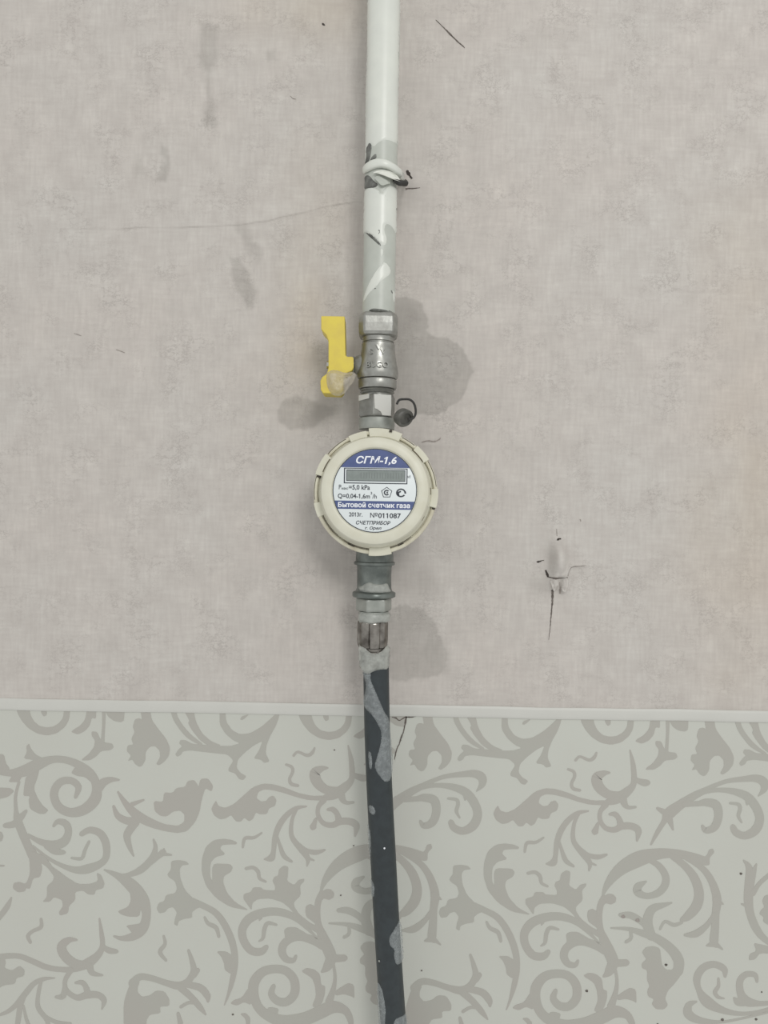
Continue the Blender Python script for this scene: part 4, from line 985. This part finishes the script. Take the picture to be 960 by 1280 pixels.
# ------------------------------------------------------------------ coupling under the meter
cpl = thing('union_coupling', 'grey cast union coupling under the round meter, above the hose nut', 'coupling', (X0, -DA, ZA(772)))
obj('coupling_body', *lathe_v([(688, 23), (697, 23.5), (701.5, 23.5), (702.5, 25.6), (705.5, 25.6), (706.5, 22.4), (709, 21.6), (722, 21.4), (734, 21.6), (738.5, 22.6), (740, 26.2), (741, 27), (745, 27), (746.2, 25.6), (746.6, 22)], 56), M_ZINC, cpl, angle=40)
obj('coupling_nut', *lathe_v([(746.6, 20.5), (748, 22.6), (761, 22.8), (763.5, 20.8), (763.8, 18)], 6, ph=R(-90 - 22)), M_ZINCL, cpl, smooth=False, bevel=0.0006)
obj('coupling_spigot', *lathe_v([(763.8, 18.6), (765, 18.8), (772, 18.6), (775, 18.2)], 40), M_ZINCL, cpl)

# ------------------------------------------------------------------ hose
hose = thing('gas_hose', 'black rubber gas hose streaked with soap foam, hanging from the coupling', 'hose', (X0, -DA, ZA(1420)))
crown = []
for py, r, fl_ in ((775, 17.0, 0), (776, 18.6, .4), (778.5, 19.4, 1), (800, 19.4, 1), (805, 19.0, 1), (808, 17.6, .5)):
    ring = []
    for j in range(72):
        a = 2 * math.pi * j / 72
        g = 1 - 0.16 * fl_ * max(0, math.cos(7 * a + R(20))) ** 4
        ring.append((X0 - .0004 + r * g * KA * math.cos(a), -DA + r * g * KA * math.sin(a), ZA(py)))
    crown.append(ring)
obj('swivel_nut', *rings(crown), M_CHROMEW, hose, angle=50, label='fluted chrome swivel nut')
obj('ferrule', *lathe_v([(808, 14), (809, 15.6), (812, 15.6), (813, 16.6), (818, 16.6), (819, 15.8), (824, 15.8), (825, 16.8), (833, 16.8), (835, 15.6), (836, 14)], 48), M_CHROMEW, hose, label='crimped metal ferrule')
HC = [(830, 470.0), (850, 470.3), (905, 471.2), (957, 473), (1010, 475.4), (1060, 478.4), (1140, 482.4), (1200, 486.2), (1260, 490.2), (1320, 495), (1480, 512), (1650, 535)]
HR = 16.1
def hose_c(py): return np.interp(py, [h[0] for h in HC], [h[1] for h in HC])
hp_ = [(hose_c(y), y) for y in np.linspace(834, 1560, 60)]
sm = [np.mean([hose_c(y + d) for d in np.linspace(-35, 35, 9)]) if y > 880 else hose_c(y) for _, y in hp_]
rows_h = [y for _, y in hp_]
def hose_cx(py): return float(np.interp(py, rows_h, sm))
obj('hose_tube', *tube([P(hose_cx(y), y, DA) for y in rows_h], HR * KA, 40), M_RUBBER, hose)

# ------------------------------------------------------------------ soap foam
def hose_map(px, py, h):
    c = hose_cx(py); t = (px - c) / HR
    if abs(t) < .98: th = math.asin(t)
    else: th = math.copysign(math.asin(.98) + (abs(t) - .98) * 5, t)
    q = P(c, py, DA); r = HR * KA + h
    return (q.x + r * math.sin(th), q.y - r * math.cos(th), q.z)
def zf(pts, ox, oy, s): return [(ox + x / s, oy + y / s) for x, y in pts]
Z5 = 5.567
def foam(poly, mapf, label, hm=0.0011, mat=None, edge=3.5, step=1.6, group=None, rough=.12):
    o = MB().add(*patch(poly, step, mapf, hm, edge, rough)).build('soap_foam', mat or M_FOAM, None, angle=70)
    return tag(o, label, 'soap foam', group)
foam(zf([(180, 40), (245, 42), (240, 90), (262, 140), (285, 190), (310, 250), (335, 310), (362, 355), (376, 420), (385, 500), (400, 570), (402, 640), (404, 720), (384, 790), (345, 796), (320, 770), (285, 725), (268, 680), (285, 620), (310, 540), (320, 455), (290, 390), (255, 335), (205, 297), (186, 282), (184, 235), (203, 200), (212, 130), (195, 85), (180, 80)], 420, 830, Z5), hose_map, 'long winding streak of soap foam down the upper part of the black hose')
foam(zf([(225, 588), (242, 588), (253, 640), (251, 705), (235, 712), (228, 660)], 420, 830, Z5), hose_map, 'small upright foam dab on the hose, left of the long foam streak', .0007, None, 2)
foam(zf([(228, 960), (265, 963), (277, 1000), (262, 1024), (231, 1016)], 420, 830, Z5), hose_map, 'small round foam dab on the hose below the long foam streak', .0007, None, 2.2)
foam(zf([(205, 1100), (226, 1108), (241, 1160), (246, 1290), (238, 1380), (225, 1380), (205, 1300)], 420, 830, Z5), hose_map, 'thin foam smear along the left edge of the hose halfway down', .0009, None, 2)
foam(zf([(232, 268), (262, 274), (270, 330), (260, 390), (240, 384)], 420, 1050, Z5), hose_map, 'little foam patch on the left edge of the hose, above the right-hand clump', .0009, None, 2)
foam(zf([(450, 538), (420, 565), (385, 605), (366, 640), (378, 692), (405, 712), (402, 770), (420, 826), (448, 834), (475, 820), (470, 700), (460, 600)], 420, 1050, Z5), hose_map, 'foam clump on the right edge of the hose near its lower part', .0016)
foam(zf([(278, 965), (315, 983), (330, 1040), (346, 1130), (342, 1200), (335, 1330), (275, 1330)], 420, 1050, Z5), hose_map, 'foam streak on the left edge of the hose at the bottom of the picture', .0012)
foam(zf([(500, 1195), (440, 1180), (410, 1190), (395, 1232), (370, 1330), (500, 1330)], 420, 1050, Z5), hose_map, 'foam clump on the right edge of the hose at the bottom of the picture', .0012)
def collar_map(R0):
    def f(px, py, h):
        c = 479.6 - py * math.tan(ROLL); t = (px - c) / R0
        th = math.asin(t) if abs(t) < .98 else math.copysign(math.asin(.98) + (abs(t) - .98) * 5, t)
        rr = float(np.interp(py, [760, 776, 800, 806, 812, 840], [R0 + 0, R0 + .6, R0 + .6, R0 - 1, R0 - 1.5, R0 - 2.2]))
        r = rr * KA + h
        return (X0 + r * math.sin(th), -DA - r * math.cos(th), ZA(py))
    return f
foam([(447, 803), (455, 806), (460, 812), (470, 815), (479, 811), (484, 806), (492, 803), (492, 832), (486, 838), (475, 834), (466, 836), (460, 840), (452, 838), (447, 830)], collar_map(19.0), 'thick foam wrapped round the ferrule at the top of the hose', .0020, M_FOAMD, 3.5, rough=.2)
foam([(448, 764), (458, 765), (470, 764.5), (482, 766), (491, 764), (491, 776), (484, 777), (476, 775.5), (466, 777.5), (456, 776), (448, 778)], collar_map(18.6), 'band of foam between the coupling nut and the hose nut', .0010, M_FOAMD, 2.5, rough=.15)
def cpl_map(px, py, h):
    c = 479.6 - py * math.tan(ROLL); t = (px - c) / 21.6
    th = math.asin(t) if abs(t) < .98 else math.copysign(math.asin(.98) + (abs(t) - .98) * 5, t)
    r = 21.7 * KA + h
    return (X0 + r * math.sin(th), -DA - r * math.cos(th), ZA(py))
foam([(447, 733), (453, 731), (457, 728), (462, 726), (468, 728), (476, 729), (484, 727), (486, 733), (489, 738), (489, 740), (470, 740), (452, 739.5)], cpl_map, 'pale foam lying on the lower half of the grey coupling', .0012, M_FOAMD, 3)
# foam lump on the lower end of the yellow handle
def hand_map(px, py, h):
    x, z = to_axis(px, py); return (x, -DA - 0.0086 - h, z)
foam([(409, 470), (416, 466), (424, 467), (432, 470), (440, 468), (446, 470), (443, 480), (436, 488), (432, 495), (424, 499), (416, 497), (411, 490), (409, 480)], hand_map, 'foam lump clinging to the lower end of the yellow valve handle', .0050, M_FOAMH, 7, rough=.1)
fm = []
for (px, py, r) in ((480.5, 1053.3, 1.2), (459.5, 1065, 1.0), (474.2, 1195, 1.3)):
    c = Vector(hose_map(px, py, 0.0)); s = MB(); m = []
    for i in range(7):
        a = math.pi * (i + .5) / 7
        m.append([(c.x + r * KA * math.sin(a) * math.cos(2 * math.pi * j / 12), c.y + r * KA * math.sin(a) * math.sin(2 * math.pi * j / 12), c.z + r * KA * math.cos(a)) for j in range(12)])
    o = obj('soap_bubble', *rings(m), M_INKW if px != 474.2 else M_FOAMD)
    fm.append(tag(o, {480.5: 'tiny white bubble in the middle of the hose', 459.5: 'tiny white bubble at the left edge of the hose', 474.2: 'tiny bubble low on the left part of the hose'}[px], 'bubble'))
